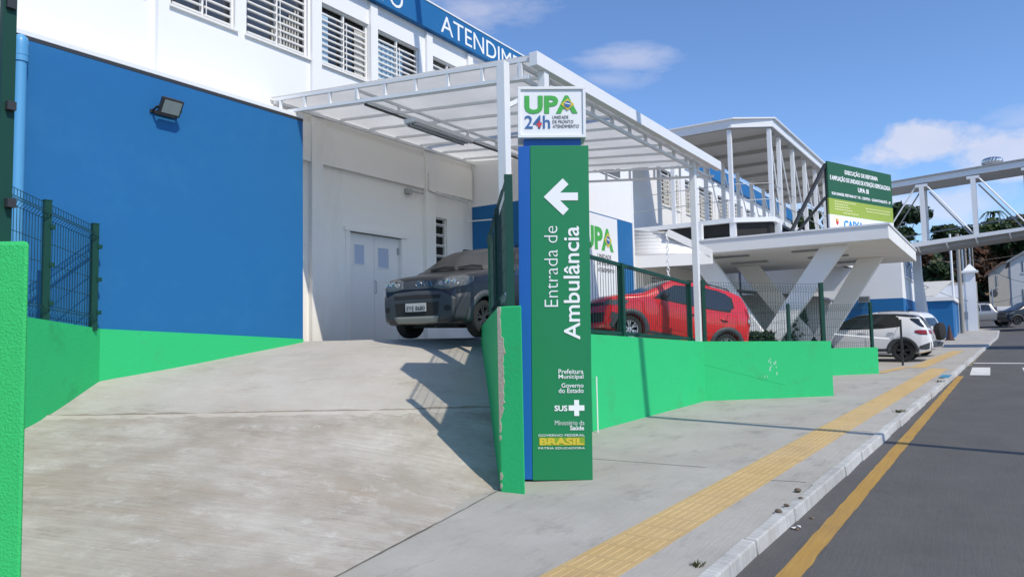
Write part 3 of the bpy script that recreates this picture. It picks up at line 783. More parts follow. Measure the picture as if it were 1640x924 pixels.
g = atG(1446, 585); mb = MB(); post(mb, g.x, g.y, g.z - .02, zat(Vector((g.x, g.y)), 1446, 512), .06, .06)
pp = tag(mb.build('gate_post', M['dark_steel'], None), 'slim dark gate post on the pavement in front of the white car', 'post')
mb = MB(); zc = zat(Vector((g.x, g.y)), 1446, 541); pL = atD(1335, 535, 22.0)
mb.tube([(g.x + .05, g.y + .05, zc), (g.x + .12, g.y + .35, zc - .03), (pL.x, pL.y, pL.z)], .022, 6); 
tag(mb.build('barrier_pole', M['steel_white'], None, 60), 'thin white barrier pole held between the dark gate post and fence', 'barrier')
# ================================================================== BLUE ANNEX
YB = 9.7
bx1 = atY(485, 186, YB).x; bzt = atY(485, 186, YB).z
an = empty('blue_annex', (5.0, 10.0, 0), 'windowless bright blue annex wall left of the ambulance ramp', 'building')
mb = MB(); mb.box(-2.5, bx1, YB, 10.39, -.2, bzt - .06); mb.build('wall', M['blue'], an)
mb = MB(); mb.box(-2.5, bx1 + .02, YB - .012, 10.39, bzt - .055, bzt + .015); mb.build('coping', M['steel_white'], an, None, .008)
mb = MB(); mb.box(-2.5, bx1 + .004, YB - .004, YB, bzt - .10, bzt - .062); mb.build('shade_strip', M['dark_steel'], an)  # dark strip painted in for the shade under the coping
mb = MB()
gT = [atY(165, 527, YB), atY(330, 535, YB), atY(483, 543, YB)]
mb.prism([(-2.5, YB - .05, .2), (gT[0].x, YB - .05, .4), (gT[2].x, YB - .05, 1.3), (gT[2].x, YB - .05, gT[2].z), (gT[1].x, YB - .05, gT[1].z), (gT[0].x, YB - .05, gT[0].z), (-2.5, YB - .05, gT[0].z + .05)], (0, .05, 0))
mb.build('green_plinth', M['green'], an)
pc = atY(35, 60, YB - .12)
mb = MB(); mb.lathe([(.068, 1.0), (.068, pc.z - .30)], (pc.x, YB - .10, 0), n=20, caps=True); mb.lathe([(.082, pc.z - .30), (.082, pc.z - .16)], (pc.x, YB - .10, 0), n=20)
mb.lathe([(.080, pc.z - .16), (.083, pc.z - .06), (.070, pc.z + .0), (.035, pc.z + .03), (.001, pc.z + .035)], (pc.x, YB - .10, 0), n=20)
mb.lathe([(.086, pc.z - .225), (.086, pc.z - .215)], (pc.x, YB - .10, 0), n=20)
mb.build('drain_pipe', M['pipe_blue'], an, 40)
# floodlight
fc = atY(273, 172, YB - .18)
fl = empty('floodlight', (fc.x, YB - .1, fc.z - .1), 'small black floodlight with a grey lens on the blue wall', 'floodlight')
tilt = Matrix.Rotation(R(32), 4, 'X'); T = Matrix.Translation((fc.x, YB - .19, fc.z)) @ Matrix.Rotation(R(0), 4, 'Z') @ tilt
def tbox(T, x0, x1, y0, y1, z0, z1):
    m = MB().box(x0, x1, y0, y1, z0, z1); m.v = [tuple(T @ Vector(p)) for p in m.v]; return m
tbox(T, -.155, .155, -.03, .035, -.12, .12).build('housing', M['dark_steel'], fl, None, .01)
tbox(T, -.128, .128, -.037, -.031, -.093, .093).build('lens', mat('led_lens', (.30, .34, .34), .2, var=.15, vscale=9), fl)
mb = MB(); mb.beam((fc.x - .17, YB - .17, fc.z - .02), (fc.x - .17, YB - .02, fc.z - .06), .03, .012); mb.beam((fc.x + .17, YB - .17, fc.z - .02), (fc.x + .17, YB - .02, fc.z - .06), .03, .012); mb.box(fc.x - .2, fc.x + .2, YB - .026, YB - .003, fc.z - .09, fc.z - .045)
mb.build('bracket', M['dark_steel'], fl)

# ================================================================== MAIN BUILDING
YW = 10.4
mbld = empty('health_centre_building', (20, 12, 0), 'two storey white health centre with blue fascia and louvered windows', 'building')
ZS, ZH, ZF0, ZF1 = 6.86, 8.08, 8.57, 9.18
XE = 48
wins = [(4.55, 5.70), (6.15, 7.30), (7.52, 8.86), (9.16, 10.44), (10.66, 12.02), (12.43, 13.75), (13.97, 15.3), (15.7, 17.0), (17.2, 18.5), (18.9, 20.2), (20.45, 21.7)]
wr = [(26.2, 28.05), (28.7, 30.2), (30.55, 32.4), (33.05, 34.8), (35.4, 37.2), (37.9, 39.6), (40.3, 42), (42.7, 44.4)]
ALL = [(a, b, ZS, ZH) for a, b in wins] + [(a, b, 6.55, 8.0) for a, b in wr]
mb = MB()
mb.box(-2.5, bx1 - .31, YW, YW + .25, 5.0, 5.9); mb.box(-2.5, XE, YW, YW + .25, 5.9, 6.55)
prev = -2.5
for (a, b, z0, z1) in ALL:
    mb.box(prev, a, YW, YW + .25, 6.55, ZF0 + .3)
    if z0 > 6.55: mb.box(a, b, YW, YW + .25, 6.55, z0)
    mb.box(a, b, YW, YW + .25, z1, ZF0 + .3)
    prev = b
mb.box(prev, XE, YW, YW + .25, 6.55, ZF0 + .3)
mb.box(-2.5, XE, YW + .25, YW + 14, ZF0 + .1, ZF0 + .3)
mb.box(-2.5, -2.3, YW + .25, YW + 14, 5.9, ZF0 + .1); mb.box(XE - .2, XE, YW + .25, YW + 14, 0, ZF0 + .1)
mb.build('upper_wall', M['white'], mbld)
mb = MB()
for x0, x1 in ((8.9, 9.14), (10.44, 10.65), (12.21, 12.42), (13.76, 13.96), (28.12, 28.62), (32.5, 32.9), (35.0, 35.3)):
    mb = MB(); mb.box(x0 + .004, x1 - .004, YW - .07, YW, 5.95, ZF0 - .055); mb.build('pilaster', M['white'], mbld)
mb = MB(); mb.box(5.9, 6.08, YW - .09, YW, 5.4, 8.5); mb.build('corner_pipe_casing', M['white'], mbld)
mb = MB(); mb.box(-2.5, XE, YW - .16, YW + .1, ZF0, ZF1); mb.build('fascia', M['blue'], mbld)
mb = MB(); mb.box(-2.5, XE + .02, YW - .175, YW + .1, ZF1, ZF1 + .035); mb.build('fascia_cap', M['steel_white'], mbld)
mb = MB(); mb.box(-2.5, XE, YW - .02, YW + .0, ZF0 - .05, ZF0 - .002); mb.build('fascia_drip', M['white'], mbld)
# fascia lettering
lt0 = atY(706, 40, YW - .165).x; lt1 = atY(822, 88, YW - .165).x
wl = (lt1 - lt0) / 6.7 * 10.6
text('lettering', 'ATENDIMENTO', (lt0, YW - .16, 8.64), (1, 0, 0), (0, 0, 1), wl, .43, M['letter_white'], mbld)
text('lettering', 'TO', (atY(603, 0, YW - .16).x, YW - .16, 8.64), (1, 0, 0), (0, 0, 1), .80, .43, M['letter_white'], mbld)
# louvered windows
rn = random.Random(11)
for wi, (a, b, z0, z1) in enumerate(ALL):
    big = z0 < 6.6
    mb = MB(); f = .035; y0, y1 = YW + .06, YW + .11
    mb.box(a, a + f, y0, y1, z0, z1); mb.box(b - f, b, y0, y1, z0, z1); mb.box(a + f, b - f, y0, y1, z0, z0 + f); mb.box(a + f, b - f, y0, y1, z1 - f, z1)
    mid = (a + b) / 2; mb.box(mid - .018, mid + .018, y0 - .005, y1, z0 + f, z1 - f)
    wf = mb.build('window', M['louver'], mbld)
    mb = MB(); n = 9 if not big else 8; top = z1 - (.20 if wi not in (1, 2) else .06); zs0 = z0 + .07
    for k in range(n):
        z = lerp(zs0, top, k / (n - 1))
        for (u, v) in ((a + f + .01, mid - .022), (mid + .022, b - f - .01)):
            mb.beam((u, YW + .05, z), (v, YW + .05, z), .045, .012, (0, .5, 1)); mb.beam((u, YW + .028, z - .012), (v, YW + .028, z - .012), .014, .014)
    for xx in (mid + .05, b - .07):
        mb.beam((xx, YW + .022, zs0 - .02), (xx, YW + .022, top + .02), .012, .012)
    mb.build('louver', M['louver'], wf)
    mb = MB(); mb.box(a + .002, b - .002, YW + .16, YW + .165, z0 + .002, z1 - .002); mb.build('pane', M['glass'] if wi not in (3, 4) else M['carglass'], wf)
    mb = MB(); mb.box(a - .04, b + .04, YW - .05, YW + .05, z0 - .035, z0 - .003); mb.build('sill', M['louver'], wf)
    if wi == 3:
        for (u, v, mm) in ((a + .05, a + .30, 'curtain'), (b - .28, b - .04, 'blind')):
            mb = MB(); mb.box(u, v, YW + .125, YW + .14, z0 + .04, z1 - .12); mb.build('curtain', M[mm], wf)
    elif wi == 4:
        mb = MB()
        for k in range(14):
            u = lerp(a + .05, a + .95, k / 14); mb.box(u, u + .055, YW + .12 + .012 * (k % 2), YW + .14 + .012 * (k % 2), z0 + .04, z1 - .22)
        mb.build('curtain', M['curtain'], wf)
    elif wi == 2:
        mb = MB()
        for k in range(10): mb.box(lerp(a + .62, b - .08, k / 10), lerp(a + .62, b - .08, k / 10) + .03, YW + .125, YW + .15, z0 + .04, lerp(z0 + .35, z1 - .2, k / 10))
        mb.build('curtain', M['blind'], wf)
    elif big:
        mb = MB(); mb.box(a + .5, b - .4, YW + .125, YW + .14, z0 + .04, z1 - .35); mb.build('curtain', M['blind'], wf)

# lower wall under the canopy
dX0, dX1, dZ = atY(556, 368, YW).x, atY(645, 382, YW).x, atY(600, 376, YW).z
ZG = 1.5
swa, swb, swz0, swz1 = atY(693, 380, YW).x, atY(716, 380, YW).x, 2.45, atY(705, 349, YW).z
mb = MB()
mb.box(bx1 - .3, dX0, YW, YW + .25, ZG, 5.9); mb.box(dX0, dX1, YW, YW + .25, dZ, 5.9); mb.box(dX1, swa, YW, YW + .25, ZG, 5.9)
mb.box(swa, swb, YW, YW + .25, ZG, swz0); mb.box(swa, swb, YW, YW + .25, swz1, 5.9); mb.box(swb, 14.0, YW, YW + .25, ZG, 5.9)
mb.build('lower_wall', M['beige'], mbld)
mb = MB(); mb.box(14.0, XE, YW, YW + .25, 0, 5.9); mb.build('lower_wall', M['white'], mbld)
lz = atY(600, 285, YW).z
px0, px1 = atY(494, 256, YW).x, atY(512, 258, YW).x; qx0, qx1 = atY(677, 310, YW).x, atY(692, 312, YW).x
for a, b, o in ((px0, px1, .10), (qx0, qx1, .10), (bx1 - .3, bx1 + .28, .06)):
    mb = MB(); mb.box(a, b, YW - o, YW, ZG, 5.75); mb.build('pilaster', M['beige'], mbld)
mb = MB(); lzt = 5.62
for (u, v) in ((px1 + .003, qx0 - .003), (qx1 + .003, 13.84), (bx1 + .283, px0 - .003)): mb.box(u, v, YW - .07, YW, atY(513, 264, YW).z, lzt)
mb.build('ledge', M['beige'], mbld)
mb = MB(); e = .06
mb.box(dX0 - .05, dX0 + e, YW - .025, YW + .12, ZG, dZ + .02); mb.box(dX1 - e, dX1 + .05, YW - .025, YW + .12, ZG, dZ + .02); mb.box(dX0 - .09, dX1 + .10, YW - .05, YW + .12, dZ + .0, dZ + .09)
dfr = mb.build('door', M['beige'], mbld)
mx_ = (dX0 + dX1) / 2
for (u, v) in ((dX0 + e + .003, mx_ - .004), (mx_ + .004, dX1 - e - .003)):
    mb = MB(); mb.box(u, v, YW + .06, YW + .10, ZG + .01, dZ - .004); lf = mb.build('door_leaf', M['door'], dfr)
for (u0, v0, u1, v1) in ((567, 391, 583, 424), (605, 397, 622, 430)):
    A_ = atY(u0, v0, YW + .055); B_ = atY(u1, v1, YW + .055)
    mb = MB(); mb.box(A_.x, B_.x, YW + .050, YW + .058, B_.z, A_.z); mb.build('door_pane', M['frost'], dfr)
    mb = MB(); w = .02; mb.box(A_.x - w, A_.x, YW + .045, YW + .06, B_.z - w, A_.z + w); mb.box(B_.x, B_.x + w, YW + .045, YW + .06, B_.z - w, A_.z + w); mb.box(A_.x, B_.x, YW + .045, YW + .06, A_.z, A_.z + w); mb.box(A_.x, B_.x, YW + .045, YW + .06, B_.z - w, B_.z); mb.build('pane_trim', M['door'], dfr)
mb = MB(); c = atY(637, 403, YW + .05); mb.box(c.x - .015, c.x + .02, YW + .03, YW + .06, c.z - .07, c.z + .07); mb.build('door_closer', M['grey_steel'], dfr)
mb = MB(); c = atY(604, 460, YW + .05); mb.tube([(c.x - .05, YW + .06, c.z - .12), (c.x - .05, YW + .02, c.z - .12), (c.x - .05, YW + .02, c.z + .12), (c.x - .05, YW + .06, c.z + .12)], .011, 8); mb.build('door_handle', M['grey_steel'], dfr, 50)
# narrow louver window
mb = MB(); mb.box(swa, swa + .03, YW + .05, YW + .1, swz0, swz1); mb.box(swb - .03, swb, YW + .05, YW + .1, swz0, swz1); mb.box(swa, swb, YW + .05, YW + .1, swz1 - .03, swz1)
sw = mb.build('window', M['louver'], mbld)
mb = MB(); n = 8
for k in range(n):
    z = lerp(swz0 + .05, swz1 - .16, k / (n - 1)); mb.beam((swa + .03, YW + .06, z), (swb - .03, YW + .06, z), .07, .02, (0, .6, 1))
mb.build('louver', M['louver'], sw)
mb = MB(); mb.box(swa + .002, swb - .002, YW + .14, YW + .16, swz0, swz1); mb.build('pane', M['dark'], sw)
# conduits and a small junction box on the lower wall
mb = MB()
c1 = atY(687, 277, YW - .12); c2 = atY(687, 304, YW - .12); c3 = atY(752, 326, YW - .12); c4 = atY(757, 350, YW - .2)
mb.tube([(c1.x, YW - .12, c1.z), (c2.x, YW - .12, c2.z), (c2.x + .12, YW - .12, c2.z - .03), (c3.x - .06, YW - .12, c2.z - .06), (c3.x - .04, YW - .14, 4.35), (c3.x - .05, YW - .8, 4.32)], .018, 8)
mb.build('conduit', M['louver'], mbld, 50)
mb = MB(); c = atY(652, 304, YW - .1); mb.box(c.x + .02, c.x + .16, YW - .11, YW - .005, c.z - .07, c.z + .04); mb.box(c.x + .16, c.x + .55, YW - .10, YW - .072, c.z - .015, c.z + .015); mb.build('junction_box', M['fibre'], mbld)

# blue projecting block with the banner
YK = 8.4; kx0 = 13.9; kx1 = atY(1012, 357, YK).x; kz = atY(1000, 354, YK).z
kb_ = empty('entrance_block', (16.4, 9.3, 1.5), 'projecting entrance block, blue below and white above, beside the canopy', 'building')
mb = MB(); mb.box(kx0, kx1, YK, YW - .005, 1.2, kz); mb.build('blue_wall', M['blue'], kb_)
mb = MB(); mb.box(kx0, kx1 + .004, YK - .004, YW - .005, kz, 7.25); mb.build('white_wall', M['white'], kb_)
mb = MB(); mb.box(kx1, kx1 + .10, YK - .02, YW - .01, 1.2, 7.25); mb.build('corner_trim', M['white'], kb_)
wl_ = atY(972, 280, YK); w2_ = atY(998, 297, YK)
mb = MB(); mb.box(wl_.x - .9, w2_.x - .2, YK - .012, YK - .006, w2_.z + .1, 7.0); kwf = mb.build('window', M['glass'], kb_)
mb = MB()
for k in range(6): mb.box(wl_.x - .9, w2_.x - .2, YK - .03, YK - .014, lerp(w2_.z + .12, 6.95, k / 5), lerp(w2_.z + .12, 6.95, k / 5) + .025)
mb.build('louver', M['louver'], kwf)
bn = empty('entrance_banner', (16.9, YK - .03, 2), 'white printed banner with green lettering on the blue entrance block', 'banner')
bz0, bx_1 = 1.75, atY(988, 352, YK - .02).x; bzt_ = atY(980, 350, YK - .02).z; bx_0 = bx_1 - 2.5
mb = MB(); mb.box(bx_0, bx_1, YK - .022, YK - .006, bz0, bzt_); mb.build('cloth', M['sign_white'], bn)
u0 = atY(948, 400, YK - .03); u1 = atY(983, 405, YK - .03); uz0 = u1.z; uz1 = atY(970, 366, YK - .03).z
def upa_logo(org, u, v, w, h, parent, grn=None, loc=False):
    """green letters U P A, yellow rhombus and blue disc in the A"""
    org = Vector(org); u = Vector(u).normalized(); v = Vector(v).normalized(); nn = u.cross(v).normalized(); g = grn or M['logo_green']
    text('lettering', 'UPA', org, u, v, w, h, g, parent, bold=.04, off=.003, depth=.004, local=loc)
    c = org + u * (w * .81) + v * (h * .50) + nn * .009; r1, r2 = w * .125, h * .33
    mb = MB(); mb.prism([c - u * r1, c - v * r2, c + u * r1, c + v * r2], nn * .003); mb.build('emblem', M['logo_yellow'], parent, local=loc)
    mb = MB(); k = [c + nn * .004 + (u * math.cos(t * math.pi / 8) * r1 * .5 + v * math.sin(t * math.pi / 8) * r2 * .55) for t in range(16)]; mb.prism(k, nn * .003); mb.build('emblem', M['logo_blue'], parent, local=loc)
    mb = MB(); mb.prism([c + nn * .008 + u * (-r1 * .42) + v * r2 * .12, c + nn * .008 + u * (r1 * .42) - v * r2 * .10, c + nn * .008 + u * (r1 * .42) + v * r2 * .06, c + nn * .008 - u * (r1 * .38) + v * r2 * .26], nn * .002); mb.build('emblem', M['letter_white'], parent, local=loc)
wU = (u1.x - bx_0) * .78
upa_logo((u1.x - wU, YK - .022, uz0), (1, 0, 0), (0, 0, 1), wU, uz1 - uz0, bn)
text('lettering', 'UNIDADE', (u1.x - .95, YK - .022, uz0 - .2), (1, 0, 0), (0, 0, 1), .8, .11, M['logo_grey'], bn)
text('lettering', 'DE PRONTO', (u1.x - .95, YK - .022, uz0 - .38), (1, 0, 0), (0, 0, 1), .9, .11, M['logo_grey'], bn)
text('lettering', 'ATENDIMENTO', (u1.x - .95, YK - .022, uz0 - .56), (1, 0, 0), (0, 0, 1), .95, .11, M['logo_grey'], bn)

# ================================================================== CANOPY
CX0 = atY(430, 158, YW).x; CX1 = atY(1155, 262, 4.83).x; CY0 = 4.83
zc0 = atX(862, 82, CX0).z; zcb = atY(430, 158, YW).z
cn = empty('ambulance_canopy', (11.8, 7.6, ZP), 'white steel canopy with translucent sheets over the ambulance platform', 'canopy')
def zr(y): return lerp(zc0 - .05, zcb, (y - CY0) / (YW - CY0))
mb = MB(); rows = []
NS = 60
for j in range(NS + 1):
    x = lerp(CX0 + .02, CX1 - .02, j / NS)
    rows.append([(x, y, zr(y) + .02) for y in (CY0 + .03, 6.5, 8.4, YW - .02)])
mb.grid(rows); rf = mb.build('roof_sheet', M['poly'], cn)
sol = rf.modifiers.new('t', 'SOLIDIFY'); sol.thickness = .006
mb = MB(); mb.hexa([(CX0 - .02, CY0, zc0 - .19), (CX1, CY0, zc0 - .19), (CX1, CY0 + .13, zc0 - .19), (CX0 - .02, CY0 + .13, zc0 - .19)],
                   [(CX0 - .02, CY0, zc0), (CX1, CY0, zc0), (CX1, CY0 + .13, zc0), (CX0 - .02, CY0 + .13, zc0)]); mb.build('gutter', M['steel_white'], cn, None, .006)
# longitudinal trusses
def truss(y, zt, zb, x0, x1, n, t=.05, name='truss'):
    mb = MB(); mb.box(x0, x1, y - t / 2, y + t / 2, zt - t, zt); mb.box(x0, x1, y - t / 2, y + t / 2, zb, zb + t)
    for i in range(n + 1):
        x = lerp(x0 + t / 2, x1 - t / 2, i / n); mb.box(x - t / 2, x + t / 2, y - t / 2, y + t / 2, zb + t, zt - t)
    mb.build(name, M['steel_white'], cn)
truss(5.12, zr(5.12) - .075, zr(5.12) - .30, CX0, CX1, 11)
truss(8.22, zr(8.22) - .075, zr(8.22) - .24, CX0, CX1, 8, .038)
mb = MB(); mb.box(CX0 + .06, CX1 - .03, YW - .14, YW - .075, zr(YW) - .10, zr(YW) - .045); mb.build('wall_rail', M['steel_white'], cn)
# end trusses and purlins
def endtruss(x):
    mb = MB(); t = .05
    for o in (.0, -.24): mb.beam((x, CY0 + .16, zr(CY0 + .16) + o - .035), (x, YW - .15, zr(YW - .15) + o - .035), t, t)
    n = 8
    for i in range(n + 1):
        y = lerp(CY0 + .32, YW - .3, i / n); mb.box(x - .022, x + .022, y - .022, y + .022, zr(y) - .25, zr(y) - .06)
    mb.build('end_truss', M['steel_white'], cn)
endtruss(CX0 + .03); endtruss(CX1 - .06)
mb = MB()
n = 10
for i in range(1, n):
    x = lerp(CX0, CX1, i / n); mb.beam((x, CY0 + .14, zr(CY0 + .14) - .03), (x, YW - .15, zr(YW - .15) - .03), .03, .045)
mb.build('purlin', M['steel_white'], cn)
# posts with knee braces
pA_ = atY(809, 300, 5.3); pB_ = atY(1114, 400, 5.12)
for k, (x, y, zb) in enumerate(((pA_.x, 5.3, 1.2), (pB_.x, 5.12, 1.25))):
    mb = MB(); w = .065 if k == 0 else .06; mb.box(x - w, x + w, y - w, y + w, zb, zr(y) - .09); mb.build('post', M['steel_white'], cn, None, .006)
mb = MB(); pa_ = Vector((pA_.x, 5.3, 0)); zq = atY(805, 168, 5.3).z
mb.beam((pA_.x + .07, 5.28, zq), (CX0 + .25, CY0 + .1, zc0 - .42), .06, .06); mb.box(CX0 + .2, CX0 + .32, CY0 + .03, CY0 + .13, zc0 - .46, zc0 - .19); mb.build('knee_brace', M['steel_white'], cn)
# light fitting hung under the middle truss
fx0 = atZ(652, 197, 5.2).x; 
lfit = empty('strip_light', (fx0 + .8, 7.95, 5.15), 'long twin strip light fitting hung under the canopy', 'light fitting')
mb = MB(); mb.box(fx0, fx0 + 1.65, 7.82, 8.06, 5.20, 5.27); mb.build('housing', M['steel_white'], lfit)
mb = MB(); mb.box(fx0 + .05, fx0 + 1.6, 7.83, 7.865, 5.16, 5.20); mb.box(fx0 + .05, fx0 + 1.6, 8.015, 8.05, 5.16, 5.20); mb.box(fx0 + .05, fx0 + 1.6, 7.93, 7.95, 5.17, 5.20); mb.build('louver_blade', M['grey_steel'], lfit)
mb = MB()
for y in (7.895, 7.985): mb.tube([(fx0 + .08, y, 5.18), (fx0 + 1.57, y, 5.18)], .013, 8)
mb.build('tube', M['sign_white'], lfit)
mb = MB(); mb.beam((CX0 + .1, 8.14, 5.33), (CX1 - .3, 8.14, 5.33), .03, .035)
mb.build('cable_tray', M['dark_steel'], cn)
# ================================================================== TOTEM
TD = 7.93; TS = TD / F
tu = (RH - Vector((0, 0, 1)) * .014).normalized(); tv = (Vector((0, 0, 1)) + RH * .014).normalized(); tn = tu.cross(tv).normalized()
if tn.dot(FH) > 0: tn = -tn
T0 = atD(853, 769, TD)
def TP(px, py, o=0): return T0 + tu * ((px - 853) * TS) + tv * ((769 - py) * TS) + tn * o
tot = empty('sign_totem', atD(895, 772, TD + .15), 'tall green and blue totem sign with a white arrow and vertical lettering', 'sign totem')
def tprism(pl, z0, z1, name, m, bev=.004):
    """pl: plan list of (u metres from px 853 edge, depth behind the face)"""
    mb = MB(); a = [T0 + tu * u + tv * z0 - tn * dp for u, dp in pl]; mb.prism(a, tv * (z1 - z0)); return mb.build(name, m, tot, None, bev)
wG = 95 * TS; hT = (769 - 233.5) * TS
tprism([(0, 0), (wG, 0), (wG, .30), (0, .30)], 0, hT, 'green_body', M['sign_green'])
tprism([(-.003, .002), (-.003, .30), (-.12, .30), (-.134, .10), (-.134, .02)], .008, hT - .002, 'blue_side', M['sign_blue'])
tprism([(-.07, .04), (wG - .08, .04), (wG - .08, .26), (-.07, .26)], hT + .001, hT + 13 * TS, 'neck', M['sign_blue'])
tprism([(.03, .04), (wG - .03, .04), (wG - .03, .26), (.03, .26)], -.045, -.002, 'base_plate', M['dark_steel'], 0)
# lit box on top
zb0, zb1 = (769 - 221) * TS, (769 - 136.5) * TS; xb0, xb1 = -19.5 * TS, 91 * TS
def tbx(x0, x1, z0, z1, d0, d1): return [T0 + tu * x + tv * z - tn * d for x, z, d in ((x0, z0, d0), (x1, z0, d0), (x1, z0, d1), (x0, z0, d1), (x0, z1, d0), (x1, z1, d0), (x1, z1, d1), (x0, z1, d1))]
mb = MB(); fr = .032
for b in ((xb0, xb1, zb0, zb0 + fr), (xb0, xb1, zb1 - fr, zb1), (xb0, xb0 + fr, zb0 + fr, zb1 - fr), (xb1 - fr, xb1, zb0 + fr, zb1 - fr)):
    k = tbx(*b, -.02, .30); mb.hexa(k[:4], k[4:])
box = mb.build('sign_box', M['steel_white'], tot, None, .003)
mb = MB(); k = tbx(xb0 + fr, xb1 - fr, zb0 + fr, zb1 - fr, 0, .28); mb.hexa(k[:4], k[4:]); mb.build('sign_face', M['sign_white'], box)
def ttext(s, x0, x1, y0, y1, m, par, bold=0, o=.0):
    return text('lettering', s, TP(x0, y1, o), tu, tv, (x1 - x0) * TS, (y1 - y0) * TS, m, par, bold)
upa_logo(TP(844.5, 181, 0), tu, tv, 86.5 * TS, 30 * TS, box)
ttext('24h', 844.5, 886, 184, 205.5, M['logo_blue'], box, .012)
for (x0, x1, y0, y1) in ((864.2, 872.4, 197.2, 200.2), (866.9, 869.7, 193.6, 204)):
    mb = MB(); mb.prism([TP(x0, y1, .009), TP(x1, y1, .009), TP(x1, y0, .009), TP(x0, y0, .009)], tn * (.003 if x0 < 865 else .004)); mb.build('red_cross', M['logo_red'], box)
ttext('UNIDADE', 890, 916, 184.3, 189.4, M['logo_grey'], box); ttext('DE PRONTO', 890, 924, 191.8, 197, M['logo_grey'], box); ttext('ATENDIMENTO', 890, 933, 199.2, 204.6, M['logo_grey'], box)
mb = MB(); mb.prism([TP(x, y, .003) for x, y in ((874.5, 318), (905.5, 288), (914.7, 297.6), (901, 311.2), (929.8, 311.2), (929.8, 323.9), (901, 323.9), (914.7, 338), (905.5, 348))], tn * .004); mb.build('arrow', M['letter_white'], tot)
text('lettering', 'Entrada de', TP(896, 495.5), tv, -tu, 130 * TS, 21.5 * TS, M['letter_white'], tot, -.012)
text('lettering', 'Ambulância', TP(931, 548), tv, -tu, 182 * TS, 26 * TS, M['letter_white'], tot, .012)
for (s, x0, x1, y0, y1, b) in (('Prefeitura', 895.5, 935, 594.7, 602.4, .008), ('Municipal', 895.5, 935, 603.2, 612, .008), ('Governo', 900, 935, 617, 624, .008), ('do Estado', 895.5, 935, 625, 632.5, .008),
                               ('SUS', 888.5, 909, 652, 661, .03), ('Ministério da', 889, 935.7, 675.6, 683, -.01), ('Saúde', 913, 935, 683.8, 691, .02), ('GOVERNO FEDERAL', 862.5, 936, 697, 700.6, 0), ('PÁTRIA EDUCADORA', 862.5, 936, 716.4, 720.4, 0)):
    ttext(s, x0, x1, y0, y1, M['letter_white'], tot, b)
mb = MB(); mb.prism([TP(x, y, .003) for x, y in ((911, 652), (919.8, 652), (919.8, 643.6), (927.6, 643.6), (927.6, 652), (936, 652), (936, 660.4), (927.6, 660.4), (927.6, 668.6), (919.8, 668.6), (919.8, 660.4), (911, 660.4))], tn * .004); mb.build('health_cross', M['letter_white'], tot)
mb = MB(); mb.prism([TP(863.5, 715, .002), TP(936, 715, .002), TP(936, 702, .002), TP(863.5, 702, .002)], tn * .002); mb.build('logo_band', M['olive'], tot)
ttext('BRASIL', 864.5, 934.5, 702.8, 714.2, M['logo_yellow'], tot, .05, .002)
# thin steel tube standing between totem and wall
tq = atG(952, 692); mb = MB(); mb.tube([(tq.x, tq.y - .06, tq.z - .02), (tq.x, tq.y - .06, tq.z + .86)], .012, 8); mb.build('conduit', M['louver'], fw_, 50)

